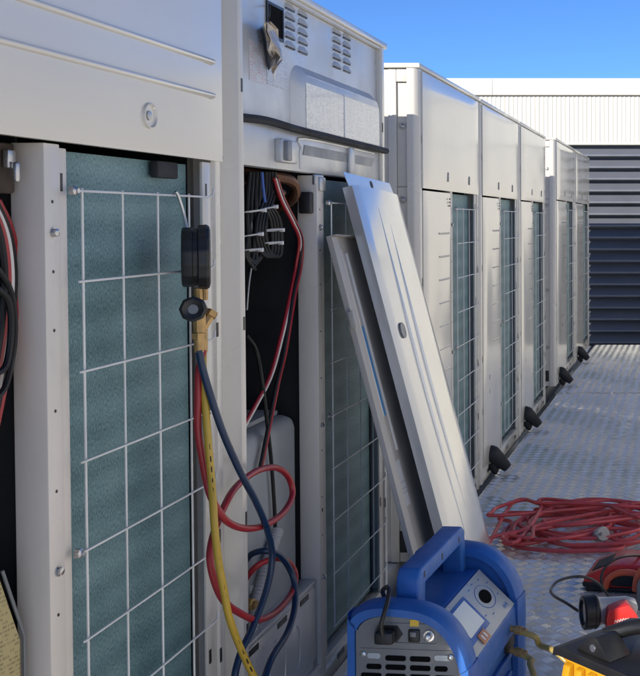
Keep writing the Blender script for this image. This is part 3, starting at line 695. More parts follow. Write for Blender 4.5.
# crumpled hanging piece on the second unit's cover
def crumple():
    rd = random.Random(5); b = MB()
    prof = [(268, 22, 6), (271, 30, 13), (273, 40, 12), (276, 50, 13), (277, 58, 10), (275, 66, 5), (274, 72, 2)]
    rows = []
    for (px, py, wd) in prof:
        row = []
        for k in range(5):
            row.append(at(px + (k / 4 - 0.5) * wd + rd.uniform(-1, 1), py + rd.uniform(-1.5, 1.5), 0.004 + rd.uniform(0, 0.022)))
        rows.append(row)
    vs = [p for r in rows for p in r]; n = len(vs); vs += [p - Vector((0.003, 0, 0)) for p in vs]; fs = []
    for i in range(len(rows) - 1):
        for k in range(4):
            q = (i * 5 + k, i * 5 + k + 1, (i + 1) * 5 + k + 1, (i + 1) * 5 + k); fs.append(q); fs.append(tuple(n + j for j in reversed(q)))
    for i in range(len(rows) - 1):
        for k in (0, 4): fs.append((i * 5 + k, (i + 1) * 5 + k, n + (i + 1) * 5 + k, n + i * 5 + k))
    for k in range(4):
        for i in (0, len(rows) - 1): fs.append((i * 5 + k, i * 5 + k + 1, n + i * 5 + k + 1, n + i * 5 + k))
    b.add(vs, fs); t = thing('torn_cap', 'crumpled torn plastic cap dangling from the small black inspection hole', 'cap', at(274, 72, 0.006))
    for i, v in enumerate(b.v): b.v[i] = v - t.location
    b.build('plastic_sheet', M['crumple'], t, smooth=False)
    b = MB(); q = [at(271.5, 62, 0.002), at(277.5, 62, 0.004), at(275, 82, 0.002)]; q += [v - Vector((0.002, 0, 0)) for v in q]
    b.add([v - t.location for v in q], [(0, 1, 2), (5, 4, 3), (0, 3, 4, 1), (1, 4, 5, 2), (2, 5, 3, 0)]); b.build('tip', M['white'], t, smooth=False)
    b = MB(); q = [at(262, 30, -0.012), at(268, 26, -0.012), at(272, 66, -0.012), at(269, 70, -0.012)]; q += [v - Vector((0.002, 0, 0)) for v in q]
    b.add([v - t.location for v in q], [(0, 1, 2, 3), (7, 6, 5, 4)] + [(i, i + 4, (i + 1) % 4 + 4, (i + 1) % 4) for i in range(4)]); b.build('rubber_flap', M['rubber'], t, smooth=False)
crumple()

# ------------------------------------------------------------------ leaning covers
def lean_T(top, bot):
    """local x = across (world +Y), local z = up along the cover, local y = outward normal"""
    zdir = (top - bot).normalized(); xdir = Vector((0, 1, 0)); xdir = (xdir - zdir * xdir.dot(zdir)).normalized(); ydir = zdir.cross(xdir)
    m = Matrix((xdir, ydir, zdir)).transposed().to_4x4(); m.translation = bot; return m
def leaning_cover():
    top = Vector((0.050, 2.555, 1.185)); bot = Vector((0.372, 2.50, 0.003)); L = (top - bot).length; Wd = 0.385
    t = thing('leaning_cover', 'long shiny cover plate with a slotted tab, leaning outermost against the second unit', 'cover panel')
    T = lean_T(top, bot); t.matrix_world = T; s = -1 if (T.to_3x3() @ Vector((0, 1, 0))).x < 0 else 1
    # sheet face on the outward side
    n = 16; vs = []; fs = []; m = n + 1
    for i in range(m):
        for j in range(m):
            u, v = i / n, j / n
            bow = 0.005 * math.sin(math.pi * u) + 0.003 * math.sin(2.2 * math.pi * v + 0.5) * math.sin(math.pi * u) - (0.004 if i in (0, n) else 0)
            vs.append((u * Wd, s * bow, v * L))
    for i in range(n):
        for j in range(n): fs.append((i * m + j, (i + 1) * m + j, (i + 1) * m + j + 1, i * m + j + 1))
    b = MB(); b.add(vs, fs)
    y1, y2 = sorted((-s * 0.004, -s * 0.028))
    b.box(0, 0.0015, y1, y2, 0, L); b.box(Wd - 0.0015, Wd, y1, y2, 0, L); b.box(0.0016, Wd - 0.0016, y1, y2, 0, 0.0015); b.box(0.0016, Wd - 0.0016, y1, y2, L - 0.0015, L)
    ya, yb = sorted((-s * 0.006, -s * 0.0045)); b.box(0.002, Wd - 0.002, ya, yb, 0.002, L - 0.002)
    for x in (0.135, 0.20):                 # pressed ribs
        b.prism([(x - 0.0045, 0), (x + 0.0045, 0), (x + 0.0018, s * 0.0068), (x - 0.0018, s * 0.0068)], 0.03, L - 0.05, axis='z')
    fc = b.build('plate', M['paint2'], t)
    b = MB(); ya, yb = sorted((-s * 0.012, -s * 0.0105)); b.prism([(-0.02, L + 0.034), (0.0, L - 0.004), (Wd - 0.01, L - 0.004), (Wd - 0.025, L + 0.036)], ya, yb, axis='y'); tb = b.build('tab', M['paint2'], t)
    b = MB(); y3 = yb if s > 0 else ya
    b.lathe([(-0.001, 0.010), (0.0008, 0.010)], (0.185, y3, L + 0.018), (0, s, 0), 16); b.build('slot', M['inside'], tb)
    b = MB()
    for z in (L * 0.70, 0.10): b.lathe([(-0.002, 0.020), (0.0006, 0.020), (0.0008, 0.016), (0.0003, 0.014)], (0.075, s * 0.0045, z), (0, s, 0), 20)
    b.build('finger_hole', M['grey'], fc)
    return t
M['paint2'] = mat('bright_cover_paint', (0.56, 0.57, 0.575), 0.17, 0.50, var=0.04, vscale=3, bump=0.05, bscale=5, coat=0.4, rvar=0.05, dirt=0.08, dscale=6)
leaning_cover()
def inner_leaning_cover():
    top = Vector((0.022, 2.44, 1.062)); bot = Vector((0.300, 2.40, 0.003)); L = (top - bot).length; Wd = 0.36
    t = thing('leaning_cover', 'narrower cover turned inside out with blue taped strip, leaning behind the shiny cover plate', 'cover panel')
    T = lean_T(top, bot); t.matrix_world = T; s = -1 if (T.to_3x3() @ Vector((0, 1, 0))).x < 0 else 1
    def B(b, x0, x1, a, c, z0, z1, r=0.0): y1, y2 = sorted((s * a, s * c)); b.box(x0, x1, y1, y2, z0, z1, r)
    b = MB(); B(b, 0, Wd, 0, 0.0015, 0, L)
    B(b, 0, 0.0016, 0.002, 0.012, 0, L); B(b, 0.002, 0.040, 0.0105, 0.012, 0.003, L - 0.003); B(b, 0.0386, 0.040, 0.002, 0.0104, 0.003, L - 0.003)
    B(b, Wd - 0.0016, Wd, 0.002, 0.026, 0, L); B(b, 0.002, Wd - 0.002, 0.002, 0.022, L - 0.0016, L)
    b.build('plate', M['panel2'], t)
    b = MB(); B(b, 0.062, 0.070, 0.0016, 0.005, L * 0.60, L - 0.03, 0.001); B(b, 0.092, 0.104, 0.0016, 0.006, L * 0.52, L - 0.04, 0.001); b.build('foam_bar', M['tie'], t)
    b = MB(); B(b, 0.044, 0.060, 0.0016, 0.0024, L - 0.08, L - 0.03); B(b, 0.072, 0.090, 0.0016, 0.0024, L * 0.60, L * 0.80); b.build('blue_strip', M['bluetape'], t)
    b = MB(); B(b, 0.05, 0.10, 0.0016, 0.003, L * 0.40, L * 0.50); b.build('printed_strip', M['greylabel'], t)
    b = MB(); B(b, -0.012, -0.0005, 0.006, 0.020, L - 0.22, L - 0.18, 0.002); b.build('hook', M['panel2'], t)
    return t
M['panel2'] = mat('cover_inside_paint', (0.42, 0.40, 0.37), 0.45, var=0.05, dirt=0.25, dscale=10)
M['bluetape'] = mat('blue_tape', (0.03, 0.22, 0.50), 0.4)
inner_leaning_cover()

# ------------------------------------------------------------------ black pipe stubs along the walkway edge
for yy, lab in ((4.54, 'black rubber pipe stub nearest the leaning covers at the walkway edge'), (5.50, 'second black rubber pipe stub from the leaning covers along the walkway edge'),
                (6.99, 'black rubber pipe stub at the foot of the distant pair of units, beside the gap'), (8.14, 'farthest black rubber pipe stub by the walkway edge near the louvred wall')):
    b = MB(); b.tube([(-0.004, yy, 0.098), (0.012, yy, 0.092), (0.036, yy + 0.006, 0.068), (0.060, yy + 0.010, 0.044), (0.074, yy + 0.012, 0.030)], [0.034, 0.036, 0.031, 0.025, 0.020], 14, 4)
    b.tube([(0.006, yy + 0.004, 0.05), (0.020, yy + 0.006, 0.02), (0.030, yy + 0.008, 0.012)], [0.024, 0.016, 0.010], 10, 4)
    tag(b.build('pipe_stub', M['rubber'], origin='base'), lab, 'pipe', 'black pipe stubs along the walkway edge')

# ------------------------------------------------------------------ gauge manifold and its hoses
def manifold():
    c = at(196, 257, 0.04); t = thing('gauge_manifold', 'black digital gauge with brass fittings hooked on the wire guard of the nearest unit', 'gauge', c)
    ax = Vector((0.91, 0.42, 0)).normalized(); z = Vector((0, 0, 1))
    b = MB(); b.lathe([(-0.022, 0.040), (-0.021, 0.046), (-0.019, 0.0475), (-0.006, 0.048), (-0.004, 0.046), (0.002, 0.046), (0.004, 0.0515), (0.016, 0.0525), (0.020, 0.050), (0.022, 0.044), (0.0185, 0.042)], (0, 0, 0), ax, 72, lobes=14, amp=0.03, up=(0, 0, 1))
    g = b.build('gauge_body', M['black'], t)
    b = MB(); b.lathe([(0.018, 0.041), (0.0195, 0.041)], (0, 0, 0), ax, 32); b.build('display', M['lens'], g)
    b = MB(); b.tube([at(188, 236, 0.03) - c, at(184, 215, 0.022) - c, at(179, 198, 0.016) - c, at(176, 192, 0.013) - c, at(174, 195, -0.002) - c], 0.0028, 6, 5); b.build('hook', M['steel'], t)
    k = at(194, 309, 0.045) - c; d = Vector((0.30, -0.95, 0.05)).normalized()
    b = MB(); b.lathe([(-0.02, 0.008), (-0.002, 0.010), (0, 0.019), (0.016, 0.020), (0.018, 0.016), (0.014, 0.008)], k - d * 0.005, d, 24, lobes=8, amp=0.06); kn = b.build('valve_knob', M['black'], t)
    b = MB(); b.lathe([(0.0, 0.008), (0.0155, 0.008)], k - d * 0.005, d, 12); b.build('knob_cap', M['lgrey'], kn)
    b = MB()
    def L(a, e, r0, n=8): b.tube([a - c, e - c], r0, n, 1)
    L(at(198, 288, 0.035), at(199, 305, 0.035), 0.007); L(at(205, 284, 0.035), at(205, 300, 0.035), 0.005)
    L(at(199, 304, 0.035), at(200, 335, 0.035), 0.0105); L(at(201, 330, 0.035), at(212, 312, 0.045), 0.0085); L(at(209, 316, 0.043), at(212, 311, 0.046), 0.0115, 6)
    L(at(199, 333, 0.036), at(199, 339, 0.036), 0.0115, 6); L(at(199, 339, 0.036), at(199, 352, 0.036), 0.008, 12); L(at(203, 330, 0.028), at(203, 352, 0.026), 0.0075, 12)
    b.build('brass_body', M['brass'], t)
manifold()
def hose(name, m, pts, r, label, cat='hose', group='refrigerant hoses on the gauge'):
    b = MB(); b.tube(pts, r, 12, 10); return tag(b.build(name, m, origin='base'), label, cat, group)
hr = 0.0062
B_ = lambda L: [at(a, c, x) for a, c, x in L]
hose('gauge_hose', M['hose_blue'], B_([(199, 350, .037), (202, 366, .04), (210, 394, .05), (222, 430, .06), (236, 463, .065), (247, 485, .07), (256, 502, .07), (267, 529, .07), (272, 557, .068), (267, 588, .065), (254, 624, .062), (240, 655, .06), (234, 685, .06), (238, 715, .07), (252, 715, .08), (264, 680, .08), (272, 658, .075), (288, 631, .062), (295, 604, .05), (293, 577, .035), (281, 557, .018), (266, 551, .0), (252, 554, -.03), (245, 562, -.05)]), hr, 'dark blue hose hanging from the gauge and looping back into the second unit')
hose('gauge_hose', M['hose_red'], B_([(203, 351, .028), (199, 372, .03), (198, 400, .03), (198, 430, .03), (203, 462, .036), (209, 491, .045), (218, 510, .055), (229, 523, .06), (245, 528.5, .06), (263, 526, .058), (281, 515, .055), (291, 500, .05), (292, 487, .045), (286, 474, .04), (274, 467.5, .035), (255, 472, .035), (236, 487, .038), (224, 507, .04), (214, 533, .045), (210, 557, .05), (214.5, 581, .055), (224, 601, .06), (239.5, 613, .06), (258, 620, .055), (276, 612, .05), (291, 594, .04), (295.5, 576, .03), (289, 563, .018), (276, 558.5, .005), (260, 564, -.012), (250, 573, -.03), (244, 582, -.05)]), hr, 'red hose hanging from the gauge in two round loops before the second unit')
yh = B_([(203, 350, .026), (203, 370, .034), (205, 400, .04), (208, 440, .048), (211, 475, .055), (213, 502, .064), (214.7, 528, .07), (218.6, 562, .073), (224, 591, .076), (229, 617, .078), (239.5, 646, .082), (252, 673, .09), (270, 705, .11), (300, 760, .15)])
b = MB(); b.tube(yh, hr, 12, 10)
for k in range(3, 11):
    p, q = yh[k], yh[k + 1]
    for f in (0.1, 0.45, 0.75):
        a_ = p.lerp(q, f) + Vector((hr * 0.62, -hr * 0.62, 0)); e_ = p.lerp(q, f + 0.16) + Vector((hr * 0.62, -hr * 0.62, 0)); b.tube([a_, e_], 0.0012, 4, 1, mi=1)
tag(b.build('gauge_hose', [M['hose_yellow'], M['black']], origin='base'), 'yellow hose with dashed black print running straight down from the gauge', 'hose', 'refrigerant hoses on the gauge')

# ------------------------------------------------------------------ blue recovery machine
def recovery_machine():
    t = thing('recovery_machine', 'blue portable recovery machine with top handle, screen and grey vented end standing on the walkway', 'recovery machine', (0.234, 1.90, -0.008), R(-5))
    A = [(0.0, 0.0), (0.0, 0.36), (0.004, 0.383), (0.014, 0.398), (0.035, 0.409), (0.068, 0.414), (0.12, 0.411), (0.150, 0.405), (0.180, 0.390), (0.203, 0.368), (0.221, 0.339), (0.232, 0.305), (0.236, 0.275), (0.236, 0.0)]
    fine = []
    for i in range(1, len(A) - 2):
        p0, p1, p2, p3 = [Vector(A[j]) for j in (i - 1, i, i + 1, min(i + 2, len(A) - 1))]
        for k in range(4):
            q_ = k / 4; v = 0.5 * ((2 * p1) + (p2 - p0) * q_ + (2 * p0 - 5 * p1 + 4 * p2 - p3) * q_ * q_ + (3 * p1 - p0 - 3 * p2 + p3) * q_ ** 3)
            fine.append((max(0.0, min(0.236, v.x)), v.y))
    A = [A[0]] + fine + [A[-2], A[-1]]
    def inset(A, d):
        cx, cz = 0.118, 0.20; out = []
        for x, z in A:
            out.append((cx + (x - cx) * (1 - d / 0.118), d if z == 0 else cz + (z - cz) * (1 - d / 0.20)))
        return out
    A2, A3 = inset(A, 0.006), inset(A, 0.019)
    def arch_cap(y0, y1, name):
        b = MB(); ys = [y0, y0 + (y1 - y0) * 0.25, y1 - (y1 - y0) * 0.25, y1]; n = len(A)
        vs = []; 
        for y, P in zip(ys, (A2, A, A, A2)): vs += [(x, y, z) for x, z in P]
        vs += [(x, y0, z) for x, z in A3] + [(x, y1, z) for x, z in A3] + [(x, y0 + 0.012, z) for x, z in A3] + [(x, y1 - 0.012, z) for x, z in A3]
        fs = []
        for k in range(3):
            for i in range(n): fs.append((k * n + i, k * n + (i + 1) % n, (k + 1) * n + (i + 1) % n, (k + 1) * n + i))
        for i in range(n):
            j = (i + 1) % n
            fs += [(i, 4 * n + i, 4 * n + j, j), (3 * n + i, 3 * n + j, 5 * n + j, 5 * n + i), (4 * n + i, 6 * n + i, 6 * n + j, 4 * n + j), (5 * n + i, 5 * n + j, 7 * n + j, 7 * n + i)]
        fs += [tuple(6 * n + i for i in range(n)), tuple(7 * n + i for i in reversed(range(n)))]
        b.add(vs, fs); return b.build(name, M['blue'], t)
    fr = arch_cap(0.0, 0.058, 'end_frame'); bk = arch_cap(0.355, 0.415, 'end_frame')
    # middle body with sloped control side
    b = MB(); b.prism([(0.012, 0.01), (0.012, 0.345), (0.03, 0.362), (0.142, 0.366), (0.224, 0.288), (0.228, 0.24), (0.215, 0.225), (0.222, 0.01)], 0.0585, 0.3545, axis='y', r=0.004)
    bd = b.build('body', M['blue'], t)
    # side ribs
    b = MB()
    for z in (0.19, 0.15, 0.11, 0.07): b.box(0.216, 0.2245, 0.08, 0.33, z, z + 0.012, 0.003)
    b.build('side_rib', M['blue'], bd)
    # control face on the slope
    e1 = Vector((0.147, 0, 0.3655)); e2 = Vector((0.223, 0, 0.2935)); u = (e2 - e1).normalized(); nrm = Vector((0.69, 0, 0.724)); Ls = (e2 - e1).length
    T = Matrix(((0, u.x, nrm.x, e1.x), (1, 0, 0, 0), (0, u.z, nrm.z, e1.z), (0, 0, 0, 1)))   # local x = along y, local y = down slope, local z = outward
    T = Matrix(((0, u.x, nrm.x, e1.x + nrm.x * 0.001), (1, 0, 0, 0), (0, u.z, nrm.z, e1.z + nrm.z * 0.001), (0, 0, 0, 1)))
    b = MB(); b.box(0.062, 0.345, 0.0, Ls, -0.001, 0.0025, 0.001, T=T); cf = b.build('control_face', M['face'], t)
    b = MB(); b.box(0.085, 0.200, 0.012, Ls - 0.018, 0.0026, 0.0050, 0.001, T=T); bz = b.build('screen_bezel', M['blue'], cf)
    b = MB(); b.box(0.098, 0.187, 0.018, Ls - 0.030, 0.0051, 0.0060, T=T); b.build('screen', M['lcd'], bz)
    b = MB(); b.box(0.120, 0.160, Ls - 0.024, Ls - 0.002, 0.0053, 0.0072, 0.0005, T=T); st = b.build('button_pad', M['sticker'], cf)
    b = MB(); b.box(0.128, 0.134, Ls - 0.019, Ls - 0.007, 0.0073, 0.0080, T=T); b.box(0.143, 0.149, Ls - 0.019, Ls - 0.007, 0.0073, 0.0080, T=T); b.build('button', M['white'], st)
    b = MB()
    c = T @ Vector((0.272, 0.046, 0.0025))
    ring = [(0.272 + 0.040 * math.cos(a), 0.046 + 0.026 * math.sin(a), 0.0028) for a in [i * math.pi / 16 for i in range(33)]]
    b.tube([T @ Vector(p) for p in ring], 0.0007, 4, 1); b.build('dial_ring', M['blue'], cf)
    vs = [T @ Vector((0.272 + 0.026 * math.cos(a), 0.046 + 0.015 * math.sin(a), zz)) for zz in (0.0026, 0.0036) for a in [i * math.pi / 12 for i in range(24)]]
    b = MB(); b.add(vs, [tuple(range(24, 48))] + [(i, (i + 1) % 24, 24 + (i + 1) % 24, 24 + i) for i in range(24)]); b.build('dial_hole', M['void'], cf)
    # small printed marks
    b = MB()
    for yy in (0.300, 0.309, 0.318): b.box(yy, yy + 0.0016, Ls - 0.020, Ls - 0.009, 0.0025, 0.0032, T=T); b.box(yy - 0.003, yy + 0.0045, Ls - 0.0155, Ls - 0.0138, 0.0025, 0.0031, T=T)
    for (yy, xx) in ((0.235, 0.012), (0.262, 0.008), (0.300, 0.012), (0.320, 0.03), (0.318, 0.062), (0.24, 0.08), (0.21, 0.07)): b.box(yy, yy + 0.008, xx, xx + 0.0022, 0.0025, 0.0031, T=T)
    b.build('marking', M['blue'], cf)
    # handle
    b = MB(); hx0, hx1 = 0.072, 0.117
    b.prism([(0.060, 0.352), (0.066, 0.440), (0.078, 0.456), (0.335, 0.462), (0.352, 0.450), (0.362, 0.352), (0.335, 0.352), (0.325, 0.425), (0.105, 0.420), (0.100, 0.352)], hx0, hx1, axis='x', r=0.006, seg=3)
    hd = b.build('handle', M['blue'], t)
    b = MB()
    for y in (0.095, 0.20, 0.31): b.box(hx1 - 0.002, hx1 + 0.0006, y - 0.003, y + 0.003, 0.434, 0.446)
    b.box(hx1 - 0.002, hx1 + 0.0006, 0.075, 0.080, 0.372, 0.386)
    b.build('slot', M['black'], hd)
    # grey end plate with plug, switch, vents
    P = inset(A, 0.0205); b = MB(); b.prism(P, 0.004, 0.011, axis='y'); ep = b.build('end_plate', M['lgrey'], t)
    b = MB(); 
    def rrect(x0, x1, z0, z1, r, k=5):
        o = []
        for cx, cz, s in ((x1 - r, z1 - r, 0), (x0 + r, z1 - r, 1), (x0 + r, z0 + r, 2), (x1 - r, z0 + r, 3)):
            o += [(cx + r * math.cos((s + i / k) * math.pi / 2), cz + r * math.sin((s + i / k) * math.pi / 2)) for i in range(k + 1)]
        return o
    b.ring(rrect(0.054, 0.178, 0.343, 0.381, 0.012), rrect(0.0565, 0.1755, 0.3455, 0.3785, 0.010), 0.0025, 0.0042, axis='y'); b.box(0.030, 0.206, 0.0028, 0.0042, 0.331, 0.3335); b.build('raised_edge', M['lgrey'], ep)
    b = MB(); b.prism([(0.056, 0.361), (0.062, 0.376), (0.098, 0.376), (0.108, 0.361), (0.098, 0.347), (0.062, 0.347)], 0.0015, 0.0042, axis='y'); sk = b.build('socket', M['black'], ep)
    b = MB(); b.box(0.063, 0.098, -0.022, 0.0014, 0.349, 0.372, 0.005); b.build('plug', M['black'], sk)
    b = MB(); b.box(0.119, 0.140, -0.001, 0.0042, 0.348, 0.371, 0.002); sw = b.build('rocker_switch', M['black'], ep)
    b = MB(); b.box(0.124, 0.135, -0.004, -0.0012, 0.359, 0.368, 0.001); b.build('rocker', M['lgrey'], sw)
    b = MB(); b.lathe([(0, 0.010), (0.003, 0.010), (0.0032, 0.0065), (0.012, 0.006), (0.013, 0.004)], (0.157, 0.004, 0.360), (0, -1, 0), 16); b.build('fuse_cap', M['steel'], ep)
    b = MB(); b.box(0.122, 0.138, 0.0022, 0.0042, 0.3765, 0.3885); b.build('warning_sticker', M['ysticker'], ep)
    b = MB()
    for x in (0.034, 0.196): b.lathe([(0, 0.006), (0.002, 0.0055), (0.003, 0.003)], (x, 0.0042, 0.322), (0, -1, 0), 10)
    b.build('screw', M['steel'], ep)
    b = MB(); b2 = MB()
    for r in range(9):
        z = 0.311 - 0.0165 * r
        for k in range(4):
            x0 = 0.030 + 0.0455 * k; 
            if r == 0 and k in (0, 3): b2.prism(rrect(x0 + 0.012 * (k == 0), x0 + 0.036 - 0.006 * (k == 3), z + 0.004, z + 0.014, 0.0045), 0.0030, 0.0045, axis='y'); continue
            sh = 0.010 if (r == 1 and k == 0) else 0.0; eh = 0.014 if (r == 1 and k == 3) else 0.0
            b.prism(rrect(x0 + sh, x0 + 0.038 - eh, z + 0.001, z + 0.0105, 0.004), 0.0030, 0.0044, axis='y')
    b.build('vent_slot', M['void'], ep); b2.build('blank_slot', M['face'], ep)
    b = MB(); b.box(0.19, 0.2265, 0.30, 0.348, 0.205, 0.262, 0.006); fb = b.build('port_block', M['black'], t)
    for (y, z) in ((0.318, 0.258), (0.318, 0.212)):
        b = MB(); b.lathe([(0, 0.007), (0.012, 0.007), (0.0122, 0.0095), (0.026, 0.0095), (0.0262, 0.0075), (0.036, 0.0075)], (0.226, y - 0.01, z), (0.95, -0.2, -0.1), 8); b.build('port_fitting', M['brass'], t)
    # power cord
    b = MB(); b.tube([(0.080, -0.020, 0.369), (0.080, -0.027, 0.388), (0.083, -0.022, 0.405), (0.082, 0.0, 0.424), (0.072, 0.03, 0.436), (0.045, 0.07, 0.415), (0.02, 0.14, 0.372), (-0.02, 0.2, 0.30), (-0.04, 0.24, 0.1), (-0.05, 0.30, 0.006)], 0.0042, 8, 8); b.build('power_cord', M['black'], t)
    return t
rm = recovery_machine()
bpy.context.view_layer.update()
MW = rm.matrix_world
p1 = MW @ Vector((0.262, 0.301, 0.254)); p2 = MW @ Vector((0.262, 0.301, 0.208))
b = MB(); b.tube([p1 - Vector((0.012, -0.002, 0)), p1 + Vector((0.02, -0.01, -0.006)), aty(540, 645, 2.18), aty(560, 655, 2.12), aty(590, 690, 2.10), aty(620, 760, 2.1)], 0.0062, 10, 8)
tag(b.build('short_hose', M['olive'], origin='base'), 'olive hose from the upper brass port of the blue machine towards the yellow pump', 'hose', 'olive hoses on the blue machine')
b = MB(); b.tube([p2 - Vector((0.012, -0.002, 0)), p2 + Vector((0.012, -0.012, -0.008)), aty(530, 664, 2.15), aty(536, 684, 2.10), aty(538, 720, 2.05), aty(545, 790, 2.05)], 0.0062, 10, 8)
tag(b.build('short_hose', M['olive'], origin='base'), 'olive hose from the lower brass port of the blue machine, dropping to the walkway', 'hose', 'olive hoses on the blue machine')

# ------------------------------------------------------------------ red extension cord in a heap
def cord():
    rd = random.Random(21); pts = []
    cx0 = Vector((0.42, 3.68))
    par = [(rd.uniform(0.16, 0.29), rd.uniform(0.12, 0.26), rd.uniform(-0.10, 0.12), rd.uniform(-0.10, 0.12), rd.uniform(-0.9, 0.6), rd.uniform(0, 6.28)) for _ in range(7)]
    for k in range(6 * 12):
        turn = k / 12; i = int(turn); f = turn - i; a = turn * 2 * math.pi
        rx, ry, ox, oy, tl, p3 = [u * (1 - f) + v * f for u, v in zip(par[i], par[i + 1])]
        x = rx * math.cos(a) + 0.03 * math.sin(2 * a + p3); y = ry * math.sin(a) + 0.035 * math.sin(3 * a + p3)
        pts.append((cx0.x + ox + x * math.cos(tl) - y * math.sin(tl), cx0.y + oy + x * math.sin(tl) + y * math.cos(tl), 0.012 + 0.006 * turn + 0.014 * (0.5 + 0.5 * math.sin(2 * a + p3))))
    NP = 10
    for k in range(NP):                                   # strands thrown to and fro, each end turning back in an uneven loop
        f = k / (NP - 1); yb = 3.74 + rd.uniform(-0.26, 0.24); ya = 3.66 + rd.uniform(-0.22, 0.24); zz = 0.022 + 0.0046 * k
        xl = rd.uniform(0.15, 0.30); xr = rd.uniform(0.64, 0.92); dz = lambda: rd.uniform(0, 0.012)
        row = [(xl + 0.06, ya + rd.uniform(-0.08, 0.08), zz + dz()), (0.36 + rd.uniform(-0.05, 0.05), ya + (yb - ya) * 0.3 + rd.uniform(-0.10, 0.10), zz + 0.008 + dz()), (0.52 + rd.uniform(-0.05, 0.05), ya + (yb - ya) * 0.65 + rd.uniform(-0.09, 0.09), zz + 0.008 + dz()), (xr - 0.08, yb + rd.uniform(-0.05, 0.05), zz + dz())]
        lp = 0.04 + rd.uniform(0, 0.10)
        turn = [(xr, yb + lp * 0.6, zz), (xr + 0.03, yb + lp * 1.4, zz), (xr - 0.03, yb + lp * 2.0, zz)] if k % 2 == 0 else [(xl - 0.02, ya - lp * 0.4, zz), (xl - 0.035, ya - lp * 1.1, zz), (xl + 0.02, ya - lp * 1.6, zz)]
        pts += (row if k % 2 == 0 else row[::-1]) + turn
    pts = [(x, max(3.36 + 0.02 * math.sin(40 * x), min(4.08, y)), max(0.009, z)) for x, y, z in pts]
    pts += [(0.80, 3.95, 0.05), (0.95, 4.05, 0.02), (1.1, 4.0, 0.009)]
    t = thing('extension_cord', 'heap of loosely coiled dull red extension cord on the metal walkway', 'extension cord', (0.47, 3.74, 0.002)); L = t.location
    b = MB(); b.tube([Vector(p) - L for p in pts], 0.0066, 8, 7); b.build('cord', M['cord_red'], t)
    q = atz(600, 535, 0.05) - L
    b = MB(); b.lathe([(-0.03, 0.012), (-0.02, 0.022), (0.0, 0.024), (0.028, 0.025), (0.033, 0.022)], q, (0.4, -0.8, 0.35), 16); pg = b.build('plug', M['plug'], t)
    b = MB(); 
    for k in (-1, 1): b.box(q.x + 0.008 * k - 0.002, q.x + 0.008 * k + 0.002, q.y - 0.05, q.y - 0.03, q.z + 0.012, q.z + 0.018)
    b.build('pin', M['steel'], pg)
M['plug'] = mat('clear_grey_plug', (0.34, 0.32, 0.30), 0.3, var=0.15)
cord()

# ------------------------------------------------------------------ torch
def torch():
    Y = 2.42; t = thing('torch', 'red and grey work torch with black ringed lens, standing behind the yellow pump', 'torch', (0.70, Y, 0.0035))
    L = t.location; d = Vector((-0.94, -0.34, 0.02)).normalized()
    h = aty(618, 609, Y + 0.02) - L
    b = MB(); b.lathe([(-0.045, 0.010), (-0.040, 0.020), (-0.02, 0.027), (0.02, 0.029), (0.045, 0.031), (0.050, 0.034)], h, d, 28); hd = b.build('head', M['silver'], t)
    b = MB(); b.lathe([(0.0502, 0.0352), (0.054, 0.038), (0.060, 0.038), (0.0605, 0.0365), (0.064, 0.0365), (0.0645, 0.038), (0.082, 0.038), (0.085, 0.035), (0.085, 0.029), (0.079, 0.028)], h, d, 30, lobes=15, amp=0.02); bz = b.build('bezel', M['black'], t)
    b = MB(); b.lathe([(0.0785, 0.028), (0.080, 0.0275), (0.081, 0.015)], h, d, 24); b.build('lens', M['lens'], bz)
    # handle block and battery foot
    hc = aty(621, 619, Y - 0.015) - L
    ang = Matrix.Translation(hc) @ Matrix.Rotation(R(-8), 4, 'Y') @ Matrix.Rotation(R(12), 4, 'Z')
    b = MB(); b.prism([(-0.036, 0.012), (-0.028, 0.034), (0.020, 0.036), (0.036, 0.010), (0.040, -0.020), (0.026, -0.028), (0.022, -0.075), (-0.024, -0.075), (-0.026, -0.024), (-0.038, -0.018)], -0.024, 0.026, axis='y', r=0.004, T=ang); hb = b.build('handle', M['red'], t)
    # white script mark on the handle
    b = MB(); pts = [(-0.018 + 0.0030 * i, -0.0250, 0.006 + (0.003 if i % 2 else -0.003) * (1 if i < 8 else 0.6)) for i in range(12)]
    b.tube([ang @ Vector(p) for p in pts], 0.0008, 4, 3); b.tube([ang @ Vector((-0.016, -0.025, -0.010)), ang @ Vector((0.012, -0.025, -0.009))], 0.0007, 4, 1); b.build('script_mark', M['white'], hb)
    b = MB(); b.box(-0.034, 0.034, -0.030, 0.030, -0.128, -0.076, 0.006, T=ang); b.box(hc.x - 0.04, hc.x + 0.045, hc.y - 0.036, hc.y + 0.036, 0.0, hc.z - 0.1285 + 0.006, 0.006); b.build('battery_foot', M['black'], t)
torch()

